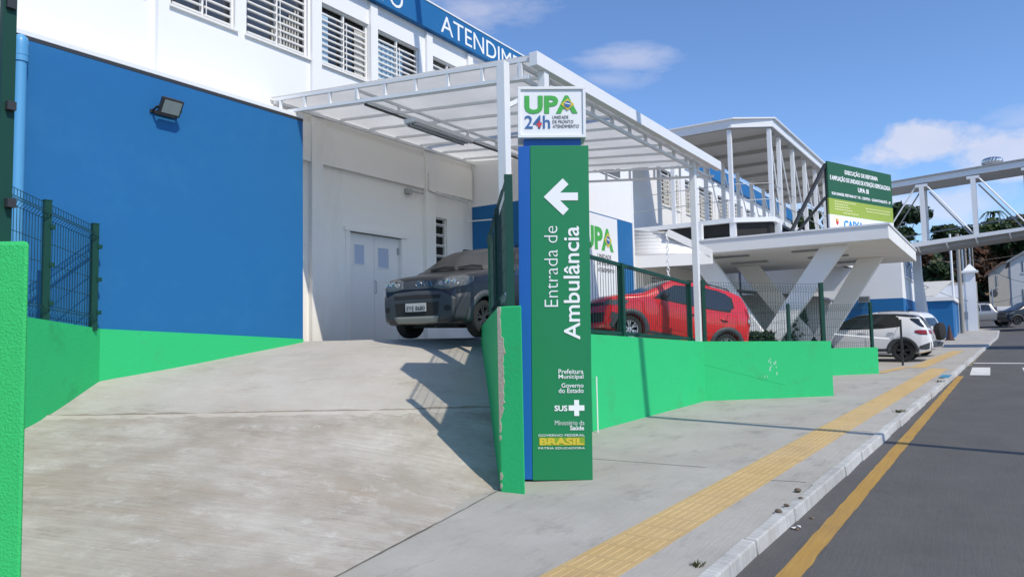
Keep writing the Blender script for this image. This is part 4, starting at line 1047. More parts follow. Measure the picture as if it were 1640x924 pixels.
# ================================================================== CARS
def sm(lst, x):
    if x >= lst[0][0]: return lst[0][1]
    for (a, b) in zip(lst[:-1], lst[1:]):
        if x >= b[0]: t = (x - b[0]) / (a[0] - b[0]); return lerp(b[1], a[1], t)
    return lst[-1][1]
class Car:
    def __init__(s, name, label, cat, loc, heading, sp, pitch=0, group=None):
        s.sp = sp; s.root = empty(name, loc, label, cat, group)
        s.root.rotation_euler = Matrix.Rotation(heading, 3, 'Z').to_euler() if not pitch else (Matrix.Rotation(heading, 3, 'Z') @ Matrix.Rotation(-pitch, 3, 'Y')).to_euler()
        xf, xr = sp['top'][0][0], sp['top'][-1][0]
        st = []
        x = xf
        while x > xr:
            st.append(x); e = min(xf - x, x - xr); x -= .012 if e < .10 else .03 if e < .5 else .06
        st.append(xr)
        def topz(x):
            w = .015 if min(xf - x, x - xr) < .12 else .05
            return sum(sm(sp['top'], x + k * w) for k in (-2, -1, 0, 1, 2)) / 5
        s.topz = topz
        rows = []
        tum = sp.get('tum', .30); belt = sp['belt']
        for x in st:
            zt = topz(x); zb = sm(sp['bot'], x); hw = (sm(sp['plan'], x - .04) + sm(sp['plan'], x) * 2 + sm(sp['plan'], x + .04)) / 4
            b = min(belt, zt - .09); b = max(b, zb + .12); rz = max(zt - .055, b + .01)
            yb = hw * .985; yr = max(yb - tum * (rz - b) - .012, .2)
            zt = max(zt, rz + .02)
            mz = lerp(zb, b, .55)
            pts = [(0, zb), (hw * .86, zb), (hw * .955, zb + .05), (hw * .985, lerp(zb, mz, .5)), (hw, mz), (hw * .998, lerp(mz, b, .6)), (yb, b), (lerp(yb, yr, .5) + .008, lerp(b, rz, .5)), (yr, rz), (yr - .03, rz + (zt - rz) * .62), (yr - .10, zt - .006), (yr * .5, zt + .012), (0, zt + .016)]
            rows.append([(x, y, z) for y, z in pts])
        mb = MB(); nc = len(rows[0])
        full = [[(x, y, z) for x, y, z in r] + [(x, -y, z) for x, y, z in r[-2:0:-1]] for r in rows]
        k = len(full[0]); vs = [p for r in full for p in r]; fs = []
        for i in range(len(full) - 1):
            for j in range(k): fs.append((i * k + j, i * k + (j + 1) % k, (i + 1) * k + (j + 1) % k, (i + 1) * k + j))
        fs.append(tuple(range(k))[::-1]); m = (len(full) - 1) * k; fs.append(tuple(range(m, m + k)))
        mb.add(vs, fs)
        s.bvh = BVHTree.FromPolygons([Vector(v) for v in vs], fs)
        o = mb.build('body', sp['paint'], s.root, 38, local=True); s.body = o
        # wheel wells
        cut = MB()
        for wx in sp['wx']:
            for sd_ in (1, -1):
                y0 = sd_ * (sp['hw'] - .30); cut.lathe([(sp['wr'] + .05, 0), (sp['wr'] + .05, .5 * sd_)], (wx, y0, sp['wr']), axis='y', n=40)
        co = cut.build('cutter', M['dark'], None, local=True)
        bm_ = o.modifiers.new('wells', 'BOOLEAN'); bm_.object = co; bm_.operation = 'DIFFERENCE'; bm_.solver = 'EXACT'
        # the body mesh is local while o is parented to the rotated root: put cutter under it too
        co.parent = s.root
        dg = bpy.context.evaluated_depsgraph_get(); dg.update()
        me = bpy.data.meshes.new_from_object(o.evaluated_get(dg)); o.modifiers.clear(); old = o.data; o.data = me; me.name = 'body'
        while len(me.materials) > 1: me.materials.pop(index=1)
        me.polygons.foreach_set('material_index', [0] * len(me.polygons))
        me.polygons.foreach_set('use_smooth', [True] * len(me.polygons)); me.set_sharp_from_angle(angle=R(38))
        bpy.data.objects.remove(co); bpy.data.meshes.remove(old)
    def hit(s, o, d, off):
        h = s.bvh.ray_cast(Vector(o), Vector(d))
        if h[0] is None:
            q = s.bvh.find_nearest(Vector(o) + Vector(d) * 4.0); h = q
            n = q[1] if q[1].dot(Vector(d)) < 0 else -q[1]
            return q[0] + n * off
        n = h[1] if h[1].dot(Vector(d)) < 0 else -h[1]
        return h[0] + n * off
    def patch(s, name, m, rows, axis, off=.005, par=None, th=0, sides=(1,)):
        """rows: grid of 2-D points on the chosen view; axis 'l' left/right side (x,z), 'f' front (y,z), 'r' rear (y,z), 't' top (x,y)"""
        out = None
        for sd_ in sides:
            g = []
            for r in rows:
                q = []
                for a, b in r:
                    if axis == 'l': q.append(s.hit((a, 5 * sd_, b), (0, -sd_, 0), off))
                    elif axis == 'f': q.append(s.hit((5, a * sd_, b), (-1, 0, 0), off))
                    elif axis == 'r': q.append(s.hit((-5, a * sd_, b), (1, 0, 0), off))
                    else: q.append(s.hit((a, b * sd_, 5), (0, 0, -1), off))
                g.append(q)
            mb = MB().grid(g); out = mb.build(name, m, par or s.root, 50, local=True)
            # consistent outward normals
            me = out.data; c = sum((p.normal for p in me.polygons), Vector())
            want = {'l': Vector((0, sd_, 0)), 'f': Vector((1, 0, 0)), 'r': Vector((-1, 0, 0)), 't': Vector((0, 0, 1))}[axis]
            if c.dot(want) < 0: me.flip_normals()
            if th:
                q = out.modifiers.new('t', 'SOLIDIFY'); q.thickness = th; q.offset = -1
        return out
    def quadp(s, c4, n=6, k=5):
        """bilinear grid from 4 corners (a b along bottom, c d along top)"""
        a, b, c, d = c4
        return [[tuple(lerp(lerp(a[i], b[i], u / n), lerp(d[i], c[i], u / n), v / k) for i in (0, 1)) for u in range(n + 1)] for v in range(k + 1)]
    def band(s, lo, hi, n=14, k=4):
        """grid between lower and upper polylines, each list of (a,b)"""
        def res(pl):
            L = [0]
            for p, q in zip(pl[:-1], pl[1:]): L.append(L[-1] + math.hypot(q[0] - p[0], q[1] - p[1]))
            out = []
            for i in range(n + 1):
                t = L[-1] * i / n; j = 0
                while j < len(L) - 2 and t > L[j + 1]: j += 1
                f = (t - L[j]) / max(1e-6, L[j + 1] - L[j]); out.append(tuple(lerp(pl[j][c], pl[j + 1][c], f) for c in (0, 1)))
            return out
        a, b = res(lo), res(hi)
        return [[tuple(lerp(p[c], q[c], v / k) for c in (0, 1)) for p, q in zip(a, b)] for v in range(k + 1)]
    def arches(s, m, w=.075, off=.014, a0=-8, a1=188):
        for wx in s.sp['wx']:
            for sd_ in (1, -1):
                r0 = s.sp['wr'] + .047; rows = []
                for r in (r0, r0 + w * .5, r0 + w):
                    rows.append([(wx + r * math.cos(R(lerp(a0, a1, i / 26))), max(s.sp['wr'] + r * math.sin(R(lerp(a0, a1, i / 26))), .17)) for i in range(27)])
                s.patch('arch_trim', m, rows, 'l', off, None, .02, (sd_,))
    def wheels(s, rimm, spokes=5, ty_w=.20):
        wr = s.sp['wr']; rr = wr * .66; hw = s.sp['hw'] - .03
        for wx in s.sp['wx']:
            for sd_ in (1, -1):
                mb = MB(); t = ty_w
                prof = [(rr, hw - t), (wr * .93, hw - t), (wr * .985, hw - t + .02), (wr, hw - t + .05), (wr, hw - .05), (wr * .985, hw - .02), (wr * .93, hw), (rr + .01, hw - .004), (rr, hw - .02)]
                mb.lathe([(r, h * sd_) for r, h in prof], (wx, 0, wr), axis='y', n=36, caps=False)
                mb.lathe([(rr, (hw - t) * sd_), (.02, (hw - t) * sd_)], (wx, 0, wr), axis='y', n=36, caps=False)
                w = mb.build('wheel', M['rubber'], s.root, 40, local=True)
                mb = MB()
                mb.lathe([(rr + .002, (hw - .06) * sd_), (rr + .002, (hw - .012) * sd_), (rr - .012, (hw - .014) * sd_), (rr - .02, (hw - .055) * sd_)], (wx, 0, wr), axis='y', n=36, caps=False)
                mb.lathe([(.001, (hw - .026) * sd_), (.05, (hw - .028) * sd_), (.055, (hw - .07) * sd_)], (wx, 0, wr), axis='y', n=18, caps=False)
                for k in range(spokes):
                    a = 2 * math.pi * k / spokes + .3
                    for da in (-.17, .17):
                        p = Vector((wx + .035 * math.cos(a), (hw - .045) * sd_, wr + .035 * math.sin(a))); q = Vector((wx + (rr - .01) * math.cos(a + da), (hw - .032) * sd_, wr + (rr - .01) * math.sin(a + da)))
                        mb.beam(p, q, .028, .03, (0, 1, 0))
                mb.build('rim', rimm, w, 40, local=True)
    def mirror(s, x, z, m, sides=(1, -1)):
        for sd_ in sides:
            h = s.hit((x, 5 * sd_, z), (0, -sd_, 0), 0)
            mb = MB(); c = Vector((x + .02, h.y + sd_ * .10, z + .03)); mb.lathe([(.01, -.055), (.06, -.05), (.085, -.015), (.085, .03), (.07, .05), (.01, .055)], (0, 0, 0), axis='x', n=14)
            mb.v = [(c.x + p[0], c.y + p[1] * 1.25, c.z + p[2] * .82) for p in mb.v]
            mb.beam((x + .02, h.y - sd_ * .03, z - .02), (c.x, c.y, c.z - .03), .05, .03)
            mb.build('mirror', m, s.root, 50, local=True)
    def plate(s, front, y, z, w, h, txt, off=.02, par=None):
        x = s.hit((5 if front else -5, y, z), (-1 if front else 1, 0, 0), 0).x + (off if front else -off); sg = 1 if front else -1
        mb = MB(); mb.box(x - .006, x + .006, y - w / 2, y + w / 2, z - h / 2, z + h / 2); p = mb.build('number_plate', M['plate'], s.root, None, .004, local=True)
        if txt:
            text('lettering', txt, (x + .006 * sg, y - sg * (w / 2 - .03), z - h * .36), (0, sg, 0), (0, 0, 1), w - .05, h * .50, M['dark'], p, .0, .002, .002, local=True)
        return p

# ---- dark hatchback coming down the ramp
HA = math.atan2(-.047, -.999)
wb = 2.376
wr_ = atD(647, 540, 12.0)
hv = Vector((math.cos(HA), math.sin(HA), 0)); lv = Vector((-hv.y, hv.x, 0))
cpos = Vector((wr_.x, wr_.y, 0)) + RH * .10 - hv * (wb / 2 + .02) + lv * .71
spU = dict(top=[(1.90, .50), (1.895, .62), (1.875, .72), (1.85, .80), (1.80, .90), (1.70, .955), (1.4, 1.01), (1.0, 1.075), (.92, 1.09), (.22, 1.50), (.0, 1.555), (-.4, 1.585), (-1.2, 1.575), (-1.62, 1.50), (-1.80, 1.08), (-1.87, .95), (-1.89, .5)],
           bot=[(1.90, .30), (1.86, .22), (1.5, .20), (-1.5, .22), (-1.89, .32)], plan=[(1.90, .55), (1.88, .64), (1.82, .715), (1.70, .775), (1.4, .815), (1, .825), (-1.4, .82), (-1.75, .775), (-1.89, .66)],
           belt=1.00, hw=.82, wx=(wb / 2 + .02, -wb / 2 + .02), wr=.295, paint=M['paint_dark'], tum=.32)
c = Car('parked_car', 'dark grey hatchback at the top of the ramp, front towards the viewer', 'car', (cpos.x, cpos.y, ZP + .01), HA, spU)
c.patch('windscreen', M['carglass_light'], [[(x, lerp(-1, 1, j / 10) * y) for j in range(11)] for x, y in ((.90, .66), (.75, .665), (.6, .655), (.45, .645), (.32, .63), (.25, .62))], 't', .004)
c.patch('windscreen_band', M['carglass'], [[(x, lerp(-1, 1, j / 10) * y) for j in range(11)] for x, y in ((.93, .70), (.905, .69))], 't', .005)
sides = (1, -1)
c.patch('side_window', M['carglass'], c.band([(.70, 1.04), (.1, 1.02), (-.30, 1.02)], [(.66, 1.08), (.12, 1.42), (-.30, 1.475)], 12), 'l', .004, None, 0, sides)
c.patch('side_window', M['carglass'], c.band([(-.36, 1.02), (-.9, 1.02), (-1.0, 1.05)], [(-.36, 1.475), (-.8, 1.46), (-.98, 1.42)], 10), 'l', .004, None, 0, sides)
c.patch('bumper', M['plastic'], c.band([(-.66, .30), (-.3, .23), (0, .22), (.3, .23), (.66, .30)], [(-.70, .60), (-.45, .71), (0, .73), (.45, .71), (.70, .60)], 26, 8), 'f', .012, None, .02)
c.patch('bumper_corner', M['plastic'], c.band([(1.84, .28), (1.6, .24), (1.52, .24)], [(1.84, .66), (1.62, .69), (1.53, .66)], 8, 6), 'l', .012, None, .02, sides)
c.patch('grille', M['plastic'], c.band([(-.40, .765), (0, .755), (.40, .765)], [(-.42, .885), (0, .90), (.42, .885)], 12, 3), 'f', .007)
c.patch('headlight', M['headlamp'], c.band([(.30, .765), (.45, .74), (.60, .735), (.72, .77)], [(.34, .895), (.48, .93), (.62, .94), (.73, .92)], 16, 6), 'f', .009, None, .01, sides)
c.patch('headlight', M['headlamp'], c.band([(1.80, .77), (1.66, .80), (1.52, .86)], [(1.78, .93), (1.64, .945), (1.50, .93)], 8, 5), 'l', .008, None, 0, sides)
for sd_ in sides:
    for y, z, r in ((.42, .825, .034), (.535, .84, .05), (.645, .845, .042)):
        p = c.hit((5, sd_ * y, z), (-1, 0, 0), .016); mb = MB(); mb.lathe([(r, -.02), (r, .002), (r * .8, .006), (r * .35, -.006)], tuple(p), axis='x', n=18); mb.build('headlight_reflector', M['lamp_grey'] if r < .04 else M['chrome'], c.root, 40, local=True)
p = c.patch('air_intake', M['dark'], c.band([(-.40, .36), (0, .35), (.40, .36)], [(-.43, .545), (0, .555), (.43, .545)], 12, 3), 'f', .018)
c.patch('upper_intake', M['dark'], c.band([(-.44, .60), (0, .605), (.44, .60)], [(-.46, .655), (0, .665), (.46, .655)], 12, 2), 'f', .016)
c.patch('skid_plate', M['skid'], c.band([(-.38, .245), (0, .235), (.38, .245)], [(-.44, .335), (0, .335), (.44, .335)], 12, 3), 'f', .03, None, .02)
for sd_ in sides:
    for rr0, mm, of in ((.075, 'plastic', .016), (.045, 'dark', .02)):
        ring = [[(.575 + rr0 * k / 3 * math.cos(t * math.pi / 8) * 1.2, .45 + rr0 * k / 3 * math.sin(t * math.pi / 8)) for t in range(17)] for k in range(1, 4)]
        c.patch('fog_lamp', M[mm], ring if of < .018 else [[(.575, .45)] * 17] + ring, 'f', of, None, 0, (sd_,))
c.arches(M['plastic_grey'], .10, .016)
c.patch('sill_cladding', M['plastic_grey'], c.band([(.82, .25), (-.78, .25)], [(.82, .42), (-.78, .42)], 12, 2), 'l', .012, None, 0, sides)
c.plate(True, 0, .475, .40, .13, 'EYE 8680', .035)
for y, w in ((-.10, .02), (-.17, .02), (-.24, .02)):
    p = c.hit((5, -y, .83), (-1, 0, 0), .012); mb = MB(); mb.beam(p + Vector((0, -.012, .035)), p + Vector((0, .012, -.03)), .016, .012, (1, 0, 0)); mb.beam(p + Vector((0, .012, -.03)), p + Vector((0, .035, -.03)), .016, .012, (1, 0, 0)); mb.build('grille_trim', M['chrome'], c.root, local=True)
p = c.hit((5, -.0, .83), (-1, 0, 0), .014); mb = MB(); k = [(p.x + .004, p.y + .055 * math.cos(t * math.pi / 10), p.z + .042 * math.sin(t * math.pi / 10)) for t in range(20)]; mb.tube(k + [k[0]], .006, 6, False); bg_ = mb.build('badge', M['chrome'], c.root, 50, local=True)
for y in (-.02, .0, .02):
    mb = MB(); mb.beam((p.x + .004, y, p.z - .022), (p.x + .004, y, p.z + .022), .006, .008); mb.build('badge', M['chrome'], c.root, local=True)
for y0, y1 in ((.05, .52), (-.52, -.04)):
    a = c.hit((.86, y0, 5), (0, 0, -1), .022); b = c.hit((.84, y1, 5), (0, 0, -1), .022); mid = (a + b) / 2 + Vector((-.05, 0, .03))
    mb = MB(); mb.tube([a, c.hit((.80, (y0 + y1) / 2, 5), (0, 0, -1), .022), b], .010, 6); mb.build('wiper', M['dark'], c.root, local=True)
c.wheels(M['rim_dark'], 6, .19); c.mirror(.58, 1.05, M['plastic'])
for sd_ in sides:
    mb = MB(); pts = [c.hit((x, sd_ * .56, 5), (0, 0, -1), o) for x, o in ((-.15, .005), (-.2, .045), (-.7, .05), (-1.2, .045), (-1.25, .005))]; mb.tube(pts, .014, 8); mb.build('roof_rail', M['dark'], c.root, 50, local=True)
mb = MB(); mb.box(-1.3, 1.45, -.45, .45, .17, .25); mb.build('underbody', M['dark'], c.root, local=True)
p = c.hit((5, .30, .24), (-1, 0, 0), .0); mb = MB(); mb.tube([(p.x - .12, .25, .20), (p.x - .02, .30, .175), (p.x + .0, .34, .185), (p.x - .1, .40, .20)], .010, 6); mb.build('tow_eye', M['dark_steel'], c.root, 50, local=True)
mb = MB(); mb.beam((.35, .2, 1.34), (.36, -.2, 1.34), .06, .03); mb.build('rear_view_mirror', M['dark'], c.root, local=True)

# ---- red hatchback
fwp = atD(1007, 527, 15.6); rwp = atD(1165, 556, 16.2)
dR = Vector((fwp.x - rwp.x, fwp.y - rwp.y, 0)); wbR = dR.length; hR = math.atan2(dR.y, dR.x); pR = math.atan2(fwp.z - rwp.z, wbR)
spM = dict(top=[(1.78, .50), (1.775, .64), (1.755, .80), (1.72, .91), (1.62, .985), (1.35, 1.045), (1.10, 1.10), (1.02, 1.125), (.36, 1.545), (.1, 1.60), (-.4, 1.615), (-1.1, 1.58), (-1.50, 1.50), (-1.62, 1.24), (-1.72, 1.02), (-1.765, .80), (-1.78, .5)],
           bot=[(1.78, .32), (1.72, .24), (1.4, .21), (-1.4, .22), (-1.78, .34)], plan=[(1.78, .50), (1.76, .60), (1.68, .70), (1.5, .775), (1.2, .805), (.8, .815), (-1.3, .815), (-1.6, .775), (-1.74, .68), (-1.78, .58)],
           belt=1.03, hw=.815, wx=(wbR / 2 + .04, -wbR / 2 + .04), wr=.29, paint=M['paint_red'], tum=.34)
hvR = Vector((math.cos(hR), math.sin(hR), 0)); lvR = Vector((-hvR.y, hvR.x, 0))
mid = (fwp + rwp) / 2; nup = Vector((-hvR.x * math.sin(pR), -hvR.y * math.sin(pR), math.cos(pR)))
cp = mid - lvR * .76 - nup * .29 - hvR * .04
def hatch_red(name, label, loc, head, sp, pitch):
    c = Car(name, label, 'car', loc, head, sp, pitch); S = (1, -1)
    c.patch('windscreen', M['carglass_light'], [[(x, lerp(-1, 1, j / 10) * y) for j in range(11)] for x, y in ((1.0, .65), (.84, .65), (.66, .63), (.50, .61), (.40, .59))], 't', .004)
    c.patch('side_window', M['carglass'], c.band([(.74, 1.09), (.2, 1.07), (-.36, 1.06)], [(.66, 1.18), (.28, 1.44), (-.36, 1.52)], 12), 'l', .004, None, 0, S)
    c.patch('side_window', M['carglass'], c.band([(-.42, 1.06), (-.80, 1.07), (-1.05, 1.09), (-1.16, 1.15)], [(-.42, 1.52), (-.78, 1.515), (-1.02, 1.48), (-1.14, 1.40)], 10), 'l', .004, None, 0, S)
    c.patch('window_trim', M['dark'], c.band([(.80, 1.05), (.1, 1.035), (-.5, 1.03), (-.85, 1.04), (-1.12, 1.06)], [(.74, 1.088), (.1, 1.068), (-.5, 1.058), (-.85, 1.068), (-1.15, 1.14)], 16, 1), 'l', .003, None, 0, S)
    c.patch('window_pillar', M['dark'], c.quadp(((-.36, 1.05), (-.42, 1.05), (-.42, 1.52), (-.36, 1.52)), 2, 4), 'l', .0035, None, 0, S)
    c.patch('quarter_trim', M['dark'], c.band([(-1.165, 1.13), (-1.22, 1.18)], [(-1.12, 1.44), (-1.18, 1.40)], 3, 3), 'l', .003, None, 0, S)
    c.arches(M['plastic'], .105, .014)
    c.patch('sill_cladding', M['plastic'], c.band([(.78, .24), (-.78, .24)], [(.78, .34), (-.78, .34)], 12, 2), 'l', .01, None, 0, S)
    c.patch('headlight', M['headlamp'], c.band([(1.70, .74), (1.55, .775), (1.38, .83)], [(1.70, .85), (1.55, .885), (1.36, .90)], 8, 4), 'l', .008, None, 0, S)
    c.patch('headlight', M['headlamp'], c.band([(.40, .74), (.55, .74), (.68, .76)], [(.40, .84), (.55, .86), (.68, .86)], 8, 4), 'f', .008, None, 0, S)
    c.patch('grille', M['dark'], c.band([(-.40, .735), (0, .73), (.40, .735)], [(-.40, .80), (0, .81), (.40, .80)], 10, 2), 'f', .006)
    c.patch('air_intake', M['dark'], c.band([(-.55, .36), (0, .34), (.55, .36)], [(-.58, .56), (0, .58), (.58, .56)], 10, 2), 'f', .008)
    c.patch('fog_lamp', M['plastic'], c.quadp(((1.68, .44), (1.56, .44), (1.55, .58), (1.68, .60)), 4, 4), 'l', .008, None, 0, S)
    c.patch('taillight', M['taillight'], c.band([(-1.64, .84), (-1.73, .84)], [(-1.50, 1.22), (-1.57, 1.18)], 3, 8), 'l', .008, None, 0, S)
    c.patch('taillight', M['taillight'], c.band([(.56, .84), (.66, .84)], [(.56, 1.12), (.66, 1.12)], 3, 6), 'r', .008, None, 0, S)
    c.patch('taillight_lens', M['lamp_grey'], c.quadp(((-1.60, .90), (-1.71, .90), (-1.68, 1.0), (-1.58, 1.0)), 3, 3), 'l', .012, None, 0, S)
    c.patch('rear_window', M['carglass'], c.quadp(((-.52, 1.12), (.52, 1.12), (.48, 1.43), (-.48, 1.43)), 8, 4), 'r', .006)
    c.patch('rear_bumper', M['plastic'], c.band([(-.6, .36), (0, .34), (.6, .36)], [(-.62, .52), (0, .54), (.62, .52)], 10, 2), 'r', .008)
    for x in (-.16, -.98):
        p = c.hit((x, 5, .86), (0, -1, 0), .016); q = c.hit((x, -5, .86), (0, 1, 0), .016)
        for h, sg in ((p, 1), (q, -1)):
            mb = MB(); mb.tube([(h.x + .09, h.y - .012 * sg, h.z), (h.x + .05, h.y + .012 * sg, h.z + .004), (h.x - .05, h.y + .012 * sg, h.z + .004), (h.x - .09, h.y - .012 * sg, h.z)], .016, 8); mb.build('door_handle', sp['paint'], c.root, 50, local=True)
            c.patch('recess_shade_patch', M['dark'], c.quadp(((x + .07, .835), (x - .07, .835), (x - .07, .885), (x + .07, .885)), 4, 2), 'l', .002, None, 0, (sg,))  # flat dark patch paints the shade behind the handle, nothing is hollowed
    for x0, x1, z0, z1 in ((.66, .62, .30, 1.0), (-.385, -.385, .30, 1.0), (-.92, -1.06, .62, 1.0)):
        c.patch('door_gap', M['dark'], c.quadp(((x0, z0), (x0 - .008, z0), (x1 - .008, z1), (x1, z1)), 1, 8), 'l', .002, None, 0, S)
    c.patch('crease_shade_line', M['dark'], c.quadp(((.60, .455), (-.75, .40), (-.75, .406), (.60, .461)), 10, 1), 'l', .002, None, 0, S)  # thin dark line paints the shade of a crease in the flank
    c.mirror(.52, 1.12, M['plastic'])
    for sd_ in S:
        mb = MB(); pts = [c.hit((x, sd_ * .55, 5), (0, 0, -1), o) for x, o in ((-.05, .004), (-.1, .035), (-.6, .04), (-1.1, .035), (-1.15, .004))]; mb.tube(pts, .013, 8); mb.build('roof_rail', M['dark'], c.root, 50, local=True)
    return c
c = hatch_red('parked_car', 'red hatchback with black wheel arches parked behind the bar fence', cp, hR, spM, pR)
c.wheels(M['rim'], 6, .18)

# ---- white sport utility with a black roof
spC = dict(top=[(2.20, .55), (2.19, .80), (2.14, .98), (2.05, 1.05), (1.6, 1.10), (1.05, 1.16), (.95, 1.18), (.15, 1.58), (-.1, 1.625), (-.5, 1.645), (-1.2, 1.62), (-1.75, 1.55), (-1.86, 1.50), (-2.05, 1.13), (-2.12, 1.05), (-2.18, .85), (-2.20, .5)],
           bot=[(2.2, .36), (2.1, .27), (1.8, .24), (-1.8, .26), (-2.1, .34), (-2.2, .42)], plan=[(2.2, .6), (2.17, .72), (2.08, .82), (1.85, .885), (1.5, .905), (-1.6, .91), (-1.9, .88), (-2.1, .80), (-2.2, .68)],
           belt=1.06, hw=.91, wx=(1.318, -1.318), wr=.355, paint=M['paint_white'], tum=.36)
sw_ = atG(1447, 580)
def suv(name, label, loc, head, sp):
    c = Car(name, label, 'car', loc, head, sp); S = (1, -1)
    me = c.body.data; me.materials.append(M['carglass'])
    for p in me.polygons:
        q = p.center
        if (q.z > 1.44 and -1.30 < q.x < .40) or (q.z > 1.50 and q.x <= -1.30) or (q.z > 1.2 and .3 < q.x < .9 and abs(q.y) > .55): p.material_index = 1
    c.patch('windscreen', M['carglass'], [[(x, lerp(-1, 1, j / 10) * y) for j in range(11)] for x, y in ((.94, .72), (.7, .72), (.45, .70), (.22, .66))], 't', .004)
    c.patch('side_window', M['carglass'], c.band([(.82, 1.10), (.2, 1.10), (-.7, 1.12), (-1.24, 1.17), (-1.30, 1.20)], [(.70, 1.22), (.15, 1.50), (-.3, 1.575), (-1.0, 1.565), (-1.22, 1.50)], 22, 5), 'l', .005, None, 0, S)
    c.patch('roof_edge', M['carglass'], c.band([(.70, 1.22), (.15, 1.50), (-.3, 1.575), (-1.0, 1.565), (-1.75, 1.47)], [(.66, 1.26), (.13, 1.54), (-.3, 1.60), (-1.0, 1.585), (-1.8, 1.52)], 20, 2), 'l', .004, None, 0, S)
    c.patch('rear_window', M['carglass'], c.quadp(((-.62, 1.13), (.62, 1.13), (.60, 1.50), (-.60, 1.50)), 8, 5), 'r', .006)
    c.patch('rear_window_side', M['carglass'], c.band([(-1.60, 1.38), (-1.88, 1.16), (-1.99, 1.14)], [(-1.56, 1.46), (-1.80, 1.44), (-1.90, 1.40)], 6, 3), 'l', .005, None, 0, S)
    c.patch('taillight', M['taillight'], c.band([(-1.72, 1.0), (-1.85, .93), (-2.06, .92)], [(-1.70, 1.05), (-1.85, 1.06), (-2.04, 1.05)], 8, 3), 'l', .008, None, 0, S)
    c.patch('taillight', M['taillight'], c.quadp(((.34, .93), (.76, .92), (.76, 1.04), (.34, 1.04)), 6, 3), 'r', .01, None, 0, S)
    c.patch('taillight_frame', M['dark'], c.band([(-1.68, .98), (-1.85, .905), (-2.07, .895)], [(-1.72, 1.0), (-1.85, .93), (-2.06, .92)], 8, 1), 'l', .009, None, 0, S)
    c.arches(M['plastic'], .085, .014)
    c.patch('sill_cladding', M['plastic'], c.band([(.9, .27), (-.9, .27)], [(.9, .44), (-.9, .44)], 12, 2), 'l', .01, None, 0, S)
    c.patch('rear_bumper', M['plastic'], c.band([(-.72, .40), (0, .40), (.72, .40)], [(-.74, .66), (0, .68), (.74, .66)], 12, 3), 'r', .01)
    c.patch('rear_bumper', M['plastic'], c.band([(-1.80, .42), (-2.0, .40), (-2.10, .43)], [(-1.82, .52), (-2.02, .60), (-2.12, .64)], 6, 3), 'l', .01, None, 0, S)
    for x0, x1, z0, z1 in ((.86, .80, .44, 1.08), (-.20, -.16, .44, 1.1), (-1.02, -1.2, .80, 1.16)):
        c.patch('door_gap', M['dark'], c.quadp(((x0, z0), (x0 - .009, z0), (x1 - .009, z1), (x1, z1)), 1, 8), 'l', .002, None, 0, S)
    for x in (-.06, -1.0):
        for sg in S:
            h = c.hit((x, 5 * sg, .97), (0, -sg, 0), .014); mb = MB(); mb.tube([(h.x + .1, h.y - .012 * sg, h.z), (h.x + .06, h.y + .012 * sg, h.z + .003), (h.x - .06, h.y + .012 * sg, h.z + .003), (h.x - .1, h.y - .012 * sg, h.z)], .016, 8); mb.build('door_handle', M['chrome'], c.root, 50, local=True)
    c.plate(False, 0, .80, .40, .13, None, .02)
    c.mirror(.72, 1.12, M['paint_white'])
    return c
hd = R(88.5); hv = Vector((math.cos(hd), math.sin(hd), 0)); lv = Vector((-hv.y, hv.x, 0))
cs = Vector((sw_.x, sw_.y, 0)) + hv * 1.318 - lv * .86
c = suv('parked_car', 'white sport utility car with a black roof parked nose in by the portico', (cs.x, cs.y, gz(cs.x)), hd, spC)
c.wheels(M['rim_dark'], 5, .23)
# ---- small white hatchback with a spare wheel on its back
spH = dict(spM); spH['paint'] = M['paint_white']; spH['wx'] = (1.2, -1.15); spH['top'] = [(x * 1.06, z * 1.06) for x, z in spM['top']]
spH['bot'] = [(x * 1.06, z) for x, z in spM['bot']]; spH['plan'] = [(x * 1.06, y) for x, y in spM['plan']]
pH = Vector((31.6, 3.55, gz(31.6)))
c = hatch_red('parked_car', 'white hatchback with a covered spare wheel on its tail, between white car and blue kiosk', pH, R(74), spH, 0)
c.wheels(M['rim_dark'], 5, .18)
mb = MB(); mb.lathe([(.02, -2.16), (.26, -2.16), (.32, -2.12), (.33, -2.02), (.30, -1.93), (.02, -1.92)], (.06, -.05, .92), axis='x', n=28); mb.build('spare_wheel_cover', M['rubber'], c.root, 40, local=True)
c.plate(False, .52, .62, .36, .12, None, .03)

